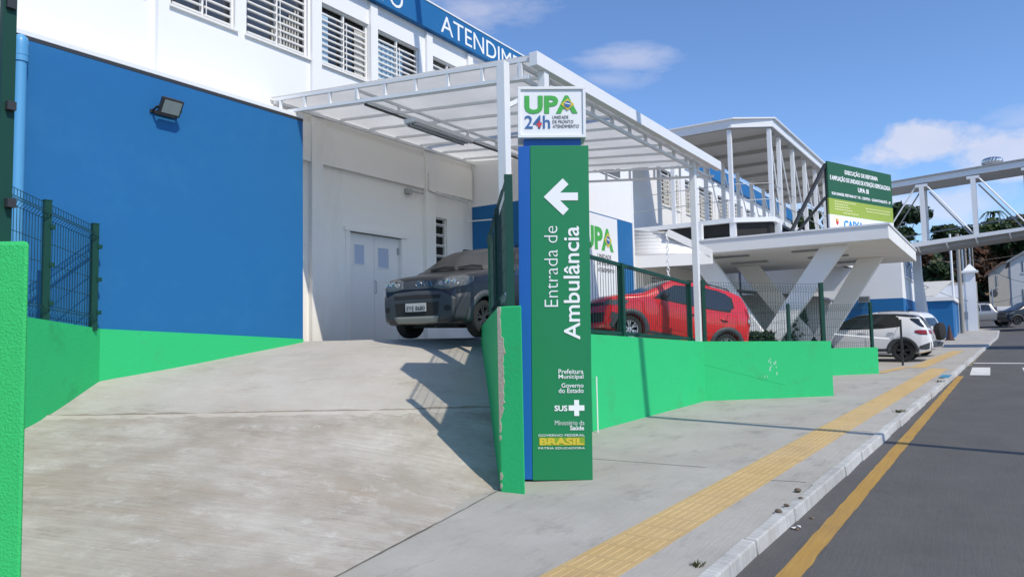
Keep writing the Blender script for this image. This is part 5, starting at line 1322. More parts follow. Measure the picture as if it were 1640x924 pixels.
# ---- silver pickup and a dark car far up the side street
def pickup(loc, head):
    sp = dict(top=[(2.55, .6), (2.53, .95), (2.45, 1.08), (1.7, 1.14), (1.2, 1.20), (.55, 1.70), (.2, 1.77), (-.5, 1.76), (-.72, 1.70), (-.86, 1.18), (-.95, 1.14), (-2.5, 1.14), (-2.55, .6)], bot=[(2.55, .5), (2.4, .4), (-2.4, .45), (-2.55, .55)],
              plan=[(2.55, .65), (2.4, .82), (2, .88), (-2.3, .89), (-2.55, .86)], belt=1.10, hw=.89, wx=(1.62, -1.55), wr=.38, paint=M['paint_silver'], tum=.34)
    c = Car('pickup_truck', 'silver pickup truck with a pale load bed on the side street', 'pickup truck', loc, head, sp); S = (1, -1)
    c.patch('side_window', M['carglass'], c.band([(1.0, 1.18), (.1, 1.16)], [(.62, 1.50), (.1, 1.66)], 8), 'l', .005, None, 0, S)
    c.patch('side_window', M['carglass'], c.band([(.02, 1.16), (-.62, 1.16)], [(.02, 1.66), (-.55, 1.62)], 8), 'l', .005, None, 0, S)
    c.patch('rear_window', M['carglass'], c.quadp(((-.6, 1.22), (.6, 1.22), (.55, 1.62), (-.55, 1.62)), 6, 4), 'r', .006)
    c.patch('windscreen', M['carglass'], [[(x, lerp(-1, 1, j / 8) * y) for j in range(9)] for x, y in ((1.15, .70), (.85, .68), (.60, .62))], 't', .004)
    mb = MB(); mb.box(-2.52, -.98, -.86, .86, 1.14, 1.46); mb.build('load_bed', M['paint_white'], c.root, None, .03, local=True)
    c.patch('taillight', M['taillight'], c.quadp(((-2.42, .85), (-2.53, .85), (-2.53, 1.1), (-2.42, 1.1)), 3, 4), 'l', .008, None, 0, S)
    c.arches(M['plastic'], .08, .014); c.wheels(M['rim'], 6, .25)
    mb = MB(); mb.box(-2.7, -2.54, -.8, .8, .55, .68); mb.build('rear_bumper', M['plastic'], c.root, None, .02, local=True)
    return c
pk = atD(1569, 523, 55); pickup((pk.x, pk.y, pk.z), R(104))
spD = dict(spM); spD['paint'] = M['paint_dark']; spD['wx'] = (1.2, -1.15)
pk = atD(1648, 520, 50); c = hatch_red('parked_car', 'dark car parked at the far right below the old white house', (pk.x, pk.y, pk.z), R(120), spD, 0); c.wheels(M['rim_dark'], 5, .18)
# ================================================================== PORTICO
QX = 21.3
qc0 = atX(1424, 382, QX); qc1 = atX(1424, 357, QX); QY = qc0.y; qz0, qz1 = qc0.z, qc1.z
QX1 = atY(1467, 410, QY).x
po = empty('entrance_portico', (25, 6, .4), 'white concrete portico slab on slanted V shaped legs', 'portico')
mb = MB(); mb.box(QX, QX1, QY, 10.3, qz0, qz1 - .04); mb.build('slab', M['slab'], po, None, .01)
mb = MB(); mb.box(QX - .03, QX1 + .03, QY - .03, 10.3, qz1 - .04, qz1 + .012); mb.build('slab_cap', M['steel_white'], po)
for x, y in ((22.6, 4.3), (22.6, 6.8), (24.9, 4.3), (24.9, 6.8), (27.5, 4.3)):
    mb = MB(); mb.box(x - .12, x + .12, y - .6, y + .6, qz0 - .05, qz0 - .002); mb.build('lamp_tray', M['roof_grey'], po)
def vleg(x, apx, apy, l_px, l_py, r_px, r_py, w0, w1):
    ap = atX(apx, apy, x)
    for (px, py) in ((l_px, l_py), (r_px, r_py)):
        t = atX(px, py, x); t.z = qz0 + .05
        d = (t - ap).normalized(); s = Vector((0, d.z, -d.y)); s = s if s.y > 0 else -s
        b = ap - d * .9
        a0, a1 = b - s * w0 / 2, b + s * w0 / 2; c0, c1 = t - s * w1 / 2, t + s * w1 / 2
        # cut the head level with the soffit
        c0 = a0 + (c0 - a0) * ((qz0 - .003 - a0.z) / (c0.z - a0.z)); c1 = a1 + (c1 - a1) * ((qz0 - .003 - a1.z) / (c1.z - a1.z))
        e = Vector((.26, 0, 0)); mb = MB(); mb.hexa([a0, a1, a1 + e, a0 + e], [c0, c1, c1 + e, c0 + e]); mb.build('slanted_leg', M['slab'], po, None, .015)
    mb = MB(); mb.box(x - .05, x + .31, ap.y - .55, ap.y + .55, .2, ap.z - .35); mb.build('leg_base', M['slab'], po, None, .01)
vleg(QX + .55, 1224, 556, 1118, 424, 1338, 392, .42, .60)
vleg(QX + 5.2, 1305, 560, 1195, 440, 1396, 420, .52, .66)
# dim glazed hall behind the portico legs
hl = empty('entrance_hall', (27, 9.4, .5), 'glazed entrance hall in the shade behind the portico legs', 'building')
mb = MB(); mb.box(QX + 1.0, 33, 9.6, 10.36, .3, 4.6); mb.build('wall', M['beige'], hl)
hx = 23.0
for k in range(5):
    mb = MB(); mb.box(hx + k * 1.5, hx + k * 1.5 + 1.38, 9.585, 9.598, 1.5, 3.5); f_ = mb.build('window', M['glass'], hl)
    mb = MB()
    for j in range(9): mb.box(hx + k * 1.5, hx + k * 1.5 + 1.38, 9.55, 9.58, 1.55 + j * .23, 1.59 + j * .23)
    mb.build('louver', M['louver'], f_)
mb = MB(); mb.box(32.2, 32.5, 5.2, 9.6, .4, 3.2); mb.build('side_wall', M['white'], hl)
mb = MB(); a = Vector((29.0, 8.9, 3.9)); mb.hexa([(28.6, 5.2, 2.75), (33, 5.2, 2.75), (33, 9.5, 3.35), (28.6, 9.5, 3.35)], [(28.6, 5.2, 2.82), (33, 5.2, 2.82), (33, 9.5, 3.42), (28.6, 9.5, 3.42)]); mb.build('lean_to_roof', M['roof_grey'], hl)
mb = MB()
for x, y in ((28.7, 5.3), (30.6, 5.3)): mb.box(x - .05, x + .05, y - .05, y + .05, .45, 2.75)
mb.build('lean_to_post', M['steel_white'], hl)
# planter shrub and low bushes beside the red car and behind the legs
def bush(name, label, c, r, h, n, m, group=None, cat='shrub', seed=1, leaf=.09):
    rn = random.Random(seed); mb = MB(); c = Vector(c)
    for i in range(n):
        a = rn.uniform(0, 2 * math.pi); q = math.sqrt(rn.random()); z = rn.random() ** .8
        w = r * (1 - .45 * z); p = c + Vector((math.cos(a) * q * w, math.sin(a) * q * w, z * h))
        u = Vector((rn.gauss(0, 1), rn.gauss(0, 1), rn.gauss(0, .6))).normalized(); v = u.cross(Vector((rn.gauss(0, 1), rn.gauss(0, 1), rn.gauss(0, 1)))).normalized()
        s = leaf * rn.uniform(.6, 1.3); mb.add([p - u * s, p + v * s * .35, p + u * s, p - v * s * .35], [(0, 1, 2, 3)])
    rt = empty(name, tuple(c), label, cat, group)
    mb.build('foliage', m, rt)
    mb = MB()
    for k in range(4):
        a = k * 1.7; mb.tube([c + Vector((0, 0, -.05)), c + Vector((math.cos(a) * r * .3, math.sin(a) * r * .3, h * .7))], [.02, .006], 5)
    mb.build('stem', M['bark'], rt); return rt
p = atD(1208, 550, 17.6); bush('shrub', 'spiky dark shrub low behind the wall beside the red car', (p.x, p.y, p.z - .35), .75, .62, 900, M['leaf_dark'], seed=3, leaf=.11)
p = atD(1275, 540, 25.5); bush('shrub', 'tall dark shrub seen between the portico legs', (p.x, p.y, p.z - .5), .55, 1.9, 900, M['leaf_dark'], seed=4, leaf=.12)
p = atD(1172, 545, 26); bush('shrub', 'dark shrub under the portico behind the left leg', (p.x, p.y, p.z - .3), .45, 1.5, 600, M['leaf_dark'], seed=5, leaf=.12)

# ---- corrugated awning with a rain chain, left of the portico
aw = empty('entrance_awning', (19.8, 7.8, 3.5), 'ribbed grey awning with a white edge board beside the entrance block', 'awning')
e0 = atX(1068, 372, 19.6); e1_ = atX(1138, 404, 20.9); e2_ = atX(1012, 366, 20.0); e3_ = atX(1012, 404, 20.9)
A0 = Vector((kx1 + .12, 8.3, 4.62)); 
ap0 = atD(1013, 368, 21.5); ap1 = atD(1068, 371, 20.6); ap2 = atD(1140, 405, 20.3); ap3 = atD(1013, 408, 20.6)
rows = []
for k in range(29):
    t = k / 28; a = ap0.lerp(ap3, t); b = ap1.lerp(ap2, t); o = .018 * math.sin(k * math.pi / 2)
    rows.append([tuple(a + Vector((0, 0, o))), tuple(a.lerp(b, .5) + Vector((0, 0, o))), tuple(b + Vector((0, 0, o)))])
mb = MB(); mb.grid(rows); r_ = mb.build('ribbed_sheet', M['louver'], aw, 50); q = r_.modifiers.new('t', 'SOLIDIFY'); q.thickness = .01
mb = MB(); mb.beam(ap1 + Vector((0, 0, -.02)), ap2 + Vector((0, 0, -.02)), .06, .20); mb.beam(ap3 + Vector((.05, 0, -.22)), ap2 + Vector((.05, 0, -.14)), .10, .34); mb.build('edge_board', M['slab'], aw)
ch = MB(); ct = atD(1068, 372, 19.7); zb_ = atD(1069, 441, ct.dot(FH)).z; z = ct.z; k = 0
while z > zb_:
    r = .035; pts = [(ct.x + (r * math.cos(t * math.pi / 5) * (k % 2)), ct.y + (r * math.cos(t * math.pi / 5) * (1 - k % 2)), z - .06 + .06 * math.sin(t * math.pi / 5)) for t in range(11)]
    ch.tube(pts, .011, 5, False); z -= .098; k += 1
tag(ch.build('rain_chain', M['letter_white'], None, 60), 'white rain chain hanging from the awning edge above the red car', 'chain')

# ================================================================== ELEVATED WALKWAY
wk = empty('elevated_walkway', (26, 6, 4.4), 'white steel elevated walkway with posts, rods and a folded roof corner', 'walkway')
FZ = 5.08
k1 = atZ(1174, 349, FZ); k2 = atZ(1240, 347, FZ)
RZ = atD(1172, 207, k1.dot(FH)).z
WN = k2.y                      # near line of the long run
WB = WN + 2.7
XL = k1.x; XE2 = 37.0
out_n = [(XL + .02, 10.35), (k1.x, k1.y), (k2.x, k2.y), (XE2, WN - .15)]          # outer (street side) edge
inn = [(XL + 2.7, 10.35), (XL + 2.7, WB + .15), (XE2, WB)]
def plan(zz, pts): return [(x, y, zz) for x, y in pts]
poly = out_n + inn[::-1]
def slabp(z0, z1, grow, name, m):
    cx = [(x - (grow if i in (0, 1) else 0), y - (grow if i in (1, 2, 3) else 0)) for i, (x, y) in enumerate(out_n)] + [(x + grow if i < 2 else x, y + (grow if i else 0)) for i, (x, y) in list(enumerate(inn))[::-1]]
    mb = MB(); mb.prism(plan(z0, cx), (0, 0, z1 - z0)); return mb.build(name, m, wk)
slabp(FZ - .14, FZ, .02, 'floor', M['steel_white'])
slabp(RZ + .26, RZ + .30, .16, 'roof_cap', M['steel_white'])
slabp(RZ + .02, RZ + .26, .08, 'roof_edge', M['steel_white'])
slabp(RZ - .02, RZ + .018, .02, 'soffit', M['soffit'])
slabp(RZ + .262, RZ + .275, .17, 'shade_strip', M['dark_steel']) if False else None
# dark panels painting the shade of the gap, and stubs below the floor
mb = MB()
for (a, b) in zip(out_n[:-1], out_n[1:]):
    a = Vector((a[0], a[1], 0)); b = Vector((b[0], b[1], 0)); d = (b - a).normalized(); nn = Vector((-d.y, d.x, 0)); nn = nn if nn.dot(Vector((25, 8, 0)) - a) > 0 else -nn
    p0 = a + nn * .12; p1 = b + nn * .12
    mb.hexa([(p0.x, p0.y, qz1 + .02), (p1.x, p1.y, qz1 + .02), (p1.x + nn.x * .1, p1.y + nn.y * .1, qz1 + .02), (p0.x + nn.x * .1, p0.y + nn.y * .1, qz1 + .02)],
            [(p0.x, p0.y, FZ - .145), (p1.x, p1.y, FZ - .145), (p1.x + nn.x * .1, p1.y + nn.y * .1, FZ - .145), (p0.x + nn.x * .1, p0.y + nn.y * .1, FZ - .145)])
mb.build('gap_shade_panel', M['dark'], wk)
for px, py in ((1120, 365), (1174, 362), (1246, 362), (1300, 375)):
    q = atZ(px, py - 12, FZ); mb = MB(); mb.box(q.x - .09, q.x + .09, q.y - .09, q.y + .09, qz1 + .0, FZ - .14); mb.build('stub', M['steel_white'], wk)
mb = MB()
for (a, b) in zip(out_n[:-1], out_n[1:]): mb.beam((a[0], a[1], qz1 + .06), (b[0], b[1], qz1 + .06), .08, .10)
mb.build('bottom_rail', M['steel_white'], wk)
pn = [(k1.x + .06, k1.y + .03), (k2.x + .05, k2.y + .06), (k1.x + .07, k1.y + 1.9)]
x = k2.x + 1.25
while x < XE2: pn.append((x, WN + .07)); x += 1.62 if x < 23 else 1.9
pb = [(k1.x + 2.6, k1.y + 3.4), (XL + 2.65, WB + .05)]; x = XL + 4.3
while x < XE2: pb.append((x, WB - .05)); x += 1.9
for (x, y) in pn + pb:
    mb = MB(); mb.box(x - .06, x + .06, y - .06, y + .06, FZ + .001, RZ - .021); mb.build('post', M['steel_white'], wk)
rn_ = [p for p in pn if p[1] < WN + .2][1:]; rn_.sort()
for row in (sorted([p for p in pn if p[1] < WN + .3]), sorted(pb[1:])):
    for a, b in zip(row[:-1], row[1:]):
        m_ = ((a[0] + b[0]) / 2, (a[1] + b[1]) / 2)
        mb = MB(); mb.tube([(a[0] + .06, a[1], RZ - .12), (b[0] - .06, b[1], FZ + .15)], .022, 6); mb.build('rod', M['steel_white'], wk)
for row, yy in ((out_n, 0),):
    for a, b in zip(row[:-1], row[1:]):
        mb = MB()
        for hz in (.55, 1.05): mb.tube([(a[0] + .06, a[1] + .06, FZ + hz), (b[0], b[1] + .06, FZ + hz)], .012, 6)
        mb.build('handrail', M['grey_steel'], wk)
x = XL + 1.2
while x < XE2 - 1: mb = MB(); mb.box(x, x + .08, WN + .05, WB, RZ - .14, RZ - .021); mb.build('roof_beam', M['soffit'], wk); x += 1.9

# bridge over the street
bg_r = empty('street_footbridge', (37, 0, 5), 'white steel footbridge crossing high over the street', 'footbridge')
BX = 36.8; BW = 2.2
def bp(px, py, X=BX): return atX(px, py, X)
rt0, rt1 = bp(1430.3, 292.7), bp(1640, 256.7); rb0, rb1 = bp(1432, 300.5), bp(1640, 266.5)
ft0, ft1 = bp(1462, 389), bp(1640, 363.6); fb0, fb1 = bp(1465, 396), bp(1640, 369)
def ext(a, b, y): t = (y - a.y) / (b.y - a.y); return a.lerp(b, t)
YA, YZ = WN + 1.8, -9.5
def slabx(t0, t1, b0, b1, x0, x1, name, m):
    q = [ext(t0, t1, YA), ext(t0, t1, YZ), ext(b0, b1, YA), ext(b0, b1, YZ)]
    mb = MB(); mb.hexa([(x0, YA, q[2].z), (x1, YA, q[2].z), (x1, YZ, q[3].z), (x0, YZ, q[3].z)], [(x0, YA, q[0].z), (x1, YA, q[0].z), (x1, YZ, q[1].z), (x0, YZ, q[1].z)]); return mb.build(name, m, bg_r)
up = Vector((0, 0, .04))
slabx(rt0, rt1, rb0, rb1, BX, BX + BW, 'roof', M['steel_white'])
slabx(rt0 + up * 1.6, rt1 + up * 1.6, rt0 + up * .1, rt1 + up * .1, BX - .08, BX + BW + .08, 'roof_cap', M['roof_grey'])
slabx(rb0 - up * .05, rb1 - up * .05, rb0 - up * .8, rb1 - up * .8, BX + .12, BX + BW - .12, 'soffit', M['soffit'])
slabx(ft0, ft1, fb0, fb1, BX, BX + BW, 'floor', M['steel_white'])
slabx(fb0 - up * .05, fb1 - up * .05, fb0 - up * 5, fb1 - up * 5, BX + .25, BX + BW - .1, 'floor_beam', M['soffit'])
ys = [bp(1477, 340).y, bp(1560, 330).y]; st = ys[0] - ys[1]; ys = [ys[0] + st] + ys + [ys[1] - st * k for k in (1, 2, 3)]
def zz(a, b, y): return ext(a, b, y).z
for xx in (BX + .08, BX + BW - .1):
    for y in ys:
        mb = MB(); mb.box(xx - .06, xx + .08, y - .11, y + .08, zz(ft0, ft1, y) + .002, zz(rb0, rb1, y) - .035); mb.box(xx - .062, xx + .082, y - .26, y + .22, zz(rb0, rb1, y) - .16, zz(rb0, rb1, y) - .034) if xx < BX + 1 else None; mb.build('post', M['steel_white'], bg_r)
    for a, b in zip(ys[:-1], ys[1:]):
        if a == ys[0]: p, q = (xx, b + .2, zz(rb0, rb1, b) - .1), (xx, a - .1, zz(ft0, ft1, a) + .06)
        else: p, q = (xx, a - .2, zz(rb0, rb1, a) - .1), (xx, b + .1, zz(ft0, ft1, b) + .06)
        mb = MB(); mb.tube([p, q], .035, 6); mb.build('rod', M['steel_white'] if xx < BX + 1 else M['grey_steel'], bg_r)
mb = MB(); mb.tube([(BX + BW - .05, YA, zz(ft0, ft1, YA) + .45), (BX + BW - .05, YZ, zz(ft0, ft1, YZ) + .95)], .03, 6); mb.build('handrail', M['grey_steel'], bg_r)
mb = MB()
for y in (2.6, 1.5, .4, -.8): mb.beam((BX + .02, y, zz(fb0, fb1, y) - .02), (BX + .35, y - .05, zz(fb0, fb1, y) - .22), .06, .05)
mb.build('bracket', M['steel_white'], bg_r)
# tapered white support leg under the bridge corner
c0 = atD(1469, 400, 34.5); c1 = atD(1472, 560, 34.5)
mb = MB(); z0 = gz(c0.x) - .1; z1 = c0.z + .05; cx, cy = c0.x, c0.y
mb.hexa([(cx - .2, cy - .22, z0), (cx + .2, cy - .22, z0), (cx + .2, cy + .2, z0), (cx - .2, cy + .2, z0)], [(cx - .2, cy - .12, z1), (cx + .2, cy - .12, z1), (cx + .2, cy + .22, z1), (cx - .2, cy + .22, z1)]); mb.build('support_leg', M['steel_white'], bg_r, None, .01)
mb = MB(); mb.hexa([(cx - .12, cy - .46, z0), (cx + .1, cy - .46, z0), (cx + .1, cy - .30, z0), (cx - .12, cy - .30, z0)], [(cx - .12, cy - .14, z1 - 1.2), (cx + .1, cy - .14, z1 - 1.2), (cx + .1, cy - .03, z1 - 1.2), (cx - .12, cy - .03, z1 - 1.2)]); mb.build('support_leg', M['slab'], bg_r)
# turbine vents on the roofs
def vent(c, r, label):
    rt = empty('roof_ventilator', tuple(c), label, 'roof ventilator', 'turbine ventilators on the walkway roofs')
    mb = MB(); n = 40; prof = [(.55, 0), (.85, .12), (1, .38), (.98, .62), (.78, .84), (.42, .96), (.02, 1.0)]; vs = []
    for (a, h) in prof:
        for k in range(n):
            t = 2 * math.pi * k / n; q = r * a * (1 + (.035 if k % 2 else -.02) * (1 if a > .3 else 0)); vs.append((c.x + q * math.cos(t + h * .5), c.y + q * math.sin(t + h * .5), c.z + .12 + h * r * .98))
    mb.add(vs, [(i * n + k, i * n + (k + 1) % n, (i + 1) * n + (k + 1) % n, (i + 1) * n + k) for i in range(len(prof) - 1) for k in range(n)])
    mb.build('turbine', M['chrome'], rt, 20)
    mb = MB(); mb.lathe([(r * .62, -.05), (r * .58, .13)], tuple(c), n=20); mb.build('base_ring', M['grey_steel'], rt)
q = atX(1589, 262, BX + 1.0); vent(Vector((q.x, q.y, zz(rt0, rt1, q.y) + .05)), .40, 'silver turbine ventilator on the footbridge roof over the street')
for px, py, l in ((1292, 230, 'silver turbine ventilator on the walkway roof near the folded corner'), (1341, 262, 'silver turbine ventilator on the walkway roof behind the green site sign')):
    q = atY(px, py, WN + .9); vent(Vector((q.x, q.y, RZ + .29)), .38, l)

# ================================================================== SITE SIGN BOARD
sb0 = atD(1332, 362, 21.6); sdv = (FH * .576 + RH * .817); sdv.normalize()
def sbcol(px):
    d = ray(px, 400); d2 = Vector((d.x, d.y)); c = d2.x * sdv.y - d2.y * sdv.x; t = (sb0.x * sdv.y - sb0.y * sdv.x) / c; q = d2 * t; return q
qL, qR = sbcol(1329), sbcol(1431); SW = (qR - qL).length
zTL = atD(1327, 258, qL.dot(Vector((FH.x, FH.y)))).z; zTR = atD(1428, 281, qR.dot(Vector((FH.x, FH.y)))).z; zB = qz1 - .06
sgn = empty('site_sign', ((qL.x + qR.x) / 2, (qL.y + qR.y) / 2, qz1 + .02), 'green building works signboard with white lettering on the portico roof', 'signboard')
zT = (zTL + zTR) / 2; su = Vector((sdv.x, sdv.y, 0)); sv = Vector((0, 0, 1)); sn = su.cross(sv)
O = Vector((qL.x, qL.y, 0))
zB = qz1 + .03
def SP(u, z, o=0): return O + su * u + sv * z + sn * o
def sbox(u0, u1, z0, z1, o0, o1, name, m, par=None):
    mb = MB(); mb.hexa([SP(u0, z0, o0), SP(u1, z0, o0), SP(u1, z0, o1), SP(u0, z0, o1)], [SP(u0, z1, o0), SP(u1, z1, o0), SP(u1, z1, o1), SP(u0, z1, o1)]); return mb.build(name, m, par or sgn)
hS = zT - zB
_dl = qL.dot(Vector((FH.x, FH.y))); za = atD(1330, 317, _dl).z; zb_ = atD(1331, 343, _dl).z
sbox(0, SW, za, zT, 0, .05, 'board', mat('deep_green_board', (.012, .10, .045), .55, var=.05))
sbox(0, SW, zb_, za - .001, 0, .05, 'board_band', mat('lime_board_band', (.30, .40, .055), .55, var=.05))
sbox(0, SW, zB, zb_ - .001, 0, .05, 'board_foot', M['sign_white'])
def stext(s, u0, u1, z0, z1, m, b=0): text('lettering', s, SP(SW * u0, lerp(zT, za, z1), .05), su, sv, SW * (u1 - u0), (zT - za) * (z1 - z0), m, sgn, b, .003, .003)
stext('EXECUÇÃO DE REFORMA', .25, .77, .13, .30, M['letter_white'], .035)
stext('E AMPLIAÇÃO DE UNIDADE DE ATENÇÃO ESPECIALIZADA', .03, .975, .34, .52, M['letter_white'], .035)
stext('UPA III', .44, .61, .58, .71, M['letter_white'], .035)
stext('RUA RANGEL PESTANA N.º 195 - CENTRO - GUARATINGUETÁ - SP', .045, .965, .80, .90, M['letter_white'], .03)
rn = random.Random(9)
for k, (u, w, z) in enumerate(((.08, .32, .14), (.08, .20, .30), (.08, .22, .46), (.08, .24, .62), (.20, .22, .80), (.55, .40, .30), (.56, .38, .48))):
    u2 = u; mb = MB()
    while u2 < u + w:
        l = rn.uniform(.012, .035); a0, a1 = SW * u2, SW * (u2 + l); zq = lerp(za, zb_, z) - .02; mb.prism([SP(a0, zq, .052), SP(a1, zq, .052), SP(a1, zq + .028, .052), SP(a0, zq + .028, .052)], sn * .002); u2 += l + .008
    mb.build('small_print', mat('pale_yellow_print', (.72, .72, .40), .6, var=0) if k == 0 else bpy.data.materials['pale_yellow_print'], sgn)
text('lettering', 'CAIXA', SP(SW * .20, zb_ - .40, .05), su, sv, SW * .30, .27, mat('bright_blue_vinyl', (.03, .25, .60), .5, var=0), sgn, .04, .003, .003)
cz = zb_ - .21; cu_ = SW * .105; mb = MB(); mb.prism([SP(cu_ - .07, cz + .09, .052), SP(cu_ - .07, cz - .04, .052), SP(cu_, cz - .11, .052), SP(cu_ + .07, cz - .04, .052), SP(cu_ + .07, cz + .09, .052)], sn * .003); mb.build('coat_of_arms', M['logo_red'], sgn)
mb = MB(); mb.prism([SP(cu_ - .05, cz + .09, .056), SP(cu_ - .05, cz + .02, .056), SP(cu_ + .05, cz + .02, .056), SP(cu_ + .05, cz + .09, .056)], sn * .003); mb.build('coat_of_arms', M['logo_yellow'], sgn)
b0 = atD(1266, 364, 20.6); t0_ = SP(.0, zT - .12, -.04)
for a, b, w in (((b0.x, b0.y, qz1 + .02), t0_, .08), ((b0.x + 1.5, b0.y + .3, qz1 + .02), SP(SW * .0, zT - 1.1, -.05), .08), (SP(SW * .9, zT - .2, -.04), SP(SW * .95, qz1 + .02, -1.3), .07),
                (SP(.05, zB - .02, -.05), SP(.05, zT - .05, -.05), .06), (SP(SW - .05, zB - .02, -.05), SP(SW - .05, zT - .05, -.05), .06)):
    mb = MB(); mb.beam(a, b, w, w); mb.build('steel_prop', M['dark_steel'], sgn)

# ================================================================== FAR SIDE BUILDINGS
wbk = empty('annex_building', (40, 6, .7), 'white annex with a blue base band behind the white car', 'building')
wx = 36.0; wc = atX(1446, 477, wx); wy0 = wc.y
mb = MB(); mb.box(wx, 42, wy0, 10.3, wc.z, 5.35); mb.build('upper_wall', M['white'], wbk)
mb = MB(); mb.box(wx - .01, 42.01, wy0 - .01, 10.3, gz(wx) - .3, wc.z - .003); mb.build('blue_base', M['blue'], wbk)
mb = MB(); mb.box(37.2, 38.6, wy0 - .02, wy0 - .012, 1.0, 2.5); d_ = mb.build('door', M['carglass'], wbk)
mb = MB(); mb.box(37.1, 37.2, wy0 - .05, wy0 - .012, .9, 2.6); mb.box(38.6, 38.7, wy0 - .05, wy0 - .012, .9, 2.6); mb.box(37.2, 38.6, wy0 - .05, wy0 - .012, 2.5, 2.6); mb.build('door_frame', M['blue'], d_)
s0_, s1_ = atY(1449, 420, wy0 - .04), atY(1463, 443, wy0 - .04)
ws = empty('wall_sign', (37.5, wy0 - .03, 4), 'pale sign with grey blue lettering high on the white annex wall', 'sign')
mb = MB(); mb.box(s0_.x, s1_.x, wy0 - .05, wy0 - .012, s1_.z - .3, s0_.z + .1); mb.build('panel', M['sign_white'], ws)
text('lettering', 'UPA', (s0_.x + .1, wy0 - .05, lerp(s1_.z, s0_.z, .45)), (1, 0, 0), (0, 0, 1), (s1_.x - s0_.x) - .25, .55, M['logo_blue'], ws, .03)
mb = MB()
for k in range(3): mb.box(s0_.x + .15, s1_.x - .2, wy0 - .054, wy0 - .051, s1_.z - .15 + k * .13, s1_.z - .09 + k * .13)
mb.build('small_print', M['logo_blue'], ws)
q = atX(1384, 480, wx - .12)
f2 = empty('floodlight', (wx - .05, q.y, q.z), 'small floodlight on the blue band of the white annex', 'floodlight')
mb = MB(); mb.box(wx - .22, wx - .14, q.y - .24, q.y + .24, q.z - .13, q.z + .15); mb.build('housing', M['grey_steel'], f2); mb = MB(); mb.box(wx - .14, wx - .012, q.y - .1, q.y + .1, q.z - .05, q.z + .03); mb.build('bracket', M['dark_steel'], f2)
mb = MB(); mb.box(wx - .23, wx - .221, q.y - .19, q.y + .19, q.z - .09, q.z + .11); mb.build('lens', M['headlamp'], f2)

# blue kiosk with lean-to roof
kc = atD(1529, 548, 43.5); kz1 = atD(1529, 481, 43.5).z; kz0 = gz(kc.x) - .2
ks = empty('blue_kiosk', (kc.x + 1, kc.y + 1.5, kz0 + .2), 'low blue kiosk with a pale ribbed lean to roof', 'kiosk')
kxr = atY(1538, 545, kc.y).x
mb = MB(); mb.box(kc.x, kxr, kc.y, kc.y + 3.6, kz0, kz1); mb.build('wall', M['blue'], ks)
mb = MB(); mb.box(kc.x - .15, kxr + .1, kc.y - .12, kc.y + 3.7, kz1 + .003, kz1 + .22); mb.build('roof_edge', M['slab'], ks)
rows = []
for k in range(25):
    t = k / 24; o = .03 * math.sin(k * math.pi / 2); rows.append([(kc.x - .1 + t * 2.6, kc.y + .9 - .9 * t, kz1 + .26 + t * 1.05 + o), (kc.x - .1 + t * 2.6, kc.y + 4.2, kz1 + .26 + t * 1.05 + o)])
mb = MB(); mb.grid(rows); r_ = mb.build('ribbed_roof', M['fibre'], ks, 50); q = r_.modifiers.new('t', 'SOLIDIFY'); q.thickness = .04
for y in (kc.y + 1.2, kc.y + 2.4): mb = MB(); mb.box(kc.x - .03, kc.x - .002, y - .02, y + .02, kz0 + .4, kz0 + 1.5); mb.build('rail', M['blue'], ks)
# rail posts in front
for (px, l) in ((1500, None),):
    pass
# traffic cone
q = atD(1522, 553, 40.5); cz = gz(q.x)
cn_ = empty('traffic_cone', (q.x, q.y, cz), 'dark faded traffic cone on the pavement before the blue kiosk', 'cone')
mb = MB(); mb.box(q.x - .24, q.x + .24, q.y - .24, q.y + .24, cz, cz + .05); mb.build('base', M['cone'], cn_)
mb = MB(); mb.lathe([(.20, .05), (.13, .35), (.08, .6), (.045, .82), (.04, .84), (.001, .84)], (q.x, q.y, cz), n=16); mb.build('body', M['cone'], cn_, 40)
# white garden wall with a capped pillar
wq = atD(1551, 537, 51); wz = gz(wq.x)
ww = empty('garden_wall', (wq.x, wq.y + 1, wz), 'white garden wall with a pyramid capped pillar and grey plate', 'wall')
pl = atD(1559.5, 537, 51); pz = atD(1558, 437, 51).z
hw_ = .30
mb = MB(); mb.box(pl.x - hw_, pl.x + hw_, pl.y - hw_, pl.y + hw_, wz - .3, pz); mb.build('pillar', M['white'], ww)
mb = MB(); mb.box(pl.x - .5, pl.x + .5, pl.y - .5, pl.y + .5, pz + .002, pz + .14); mb.hexa([(pl.x - .42, pl.y - .42, pz + .141), (pl.x + .42, pl.y - .42, pz + .141), (pl.x + .42, pl.y + .42, pz + .141), (pl.x - .42, pl.y + .42, pz + .141)], [(pl.x - .04, pl.y - .04, pz + .62), (pl.x + .04, pl.y - .04, pz + .62), (pl.x + .04, pl.y + .04, pz + .62), (pl.x - .04, pl.y + .04, pz + .62)]); mb.build('pyramid_cap', M['white'], ww)
wtop = atD(1545, 455, 50).z
mb = MB(); mb.box(pl.x - .25, pl.x + .1, pl.y + hw_ + .003, pl.y + 4.5, wz - .3, wtop); mb.build('wall', M['white'], ww)
q0, q1 = atX(1541, 500, pl.x - .3), atX(1551, 511, pl.x - .3)
mb = MB(); mb.box(pl.x - .31, pl.x - .255, q1.y, q0.y, q1.z, q0.z); mb.build('meter_panel', M['grey_steel'], ww)
# cream wall behind the kiosk
q = atD(1540, 470, 54); zt_ = atD(1540, 452, 54).z
mb = MB(); mb.box(q.x, q.x + .3, q.y - 1.0, q.y + 5.2, 1.0, zt_); tag(mb.build('boundary_wall', M['cream'], None), 'tall cream wall behind the blue kiosk roof', 'wall')
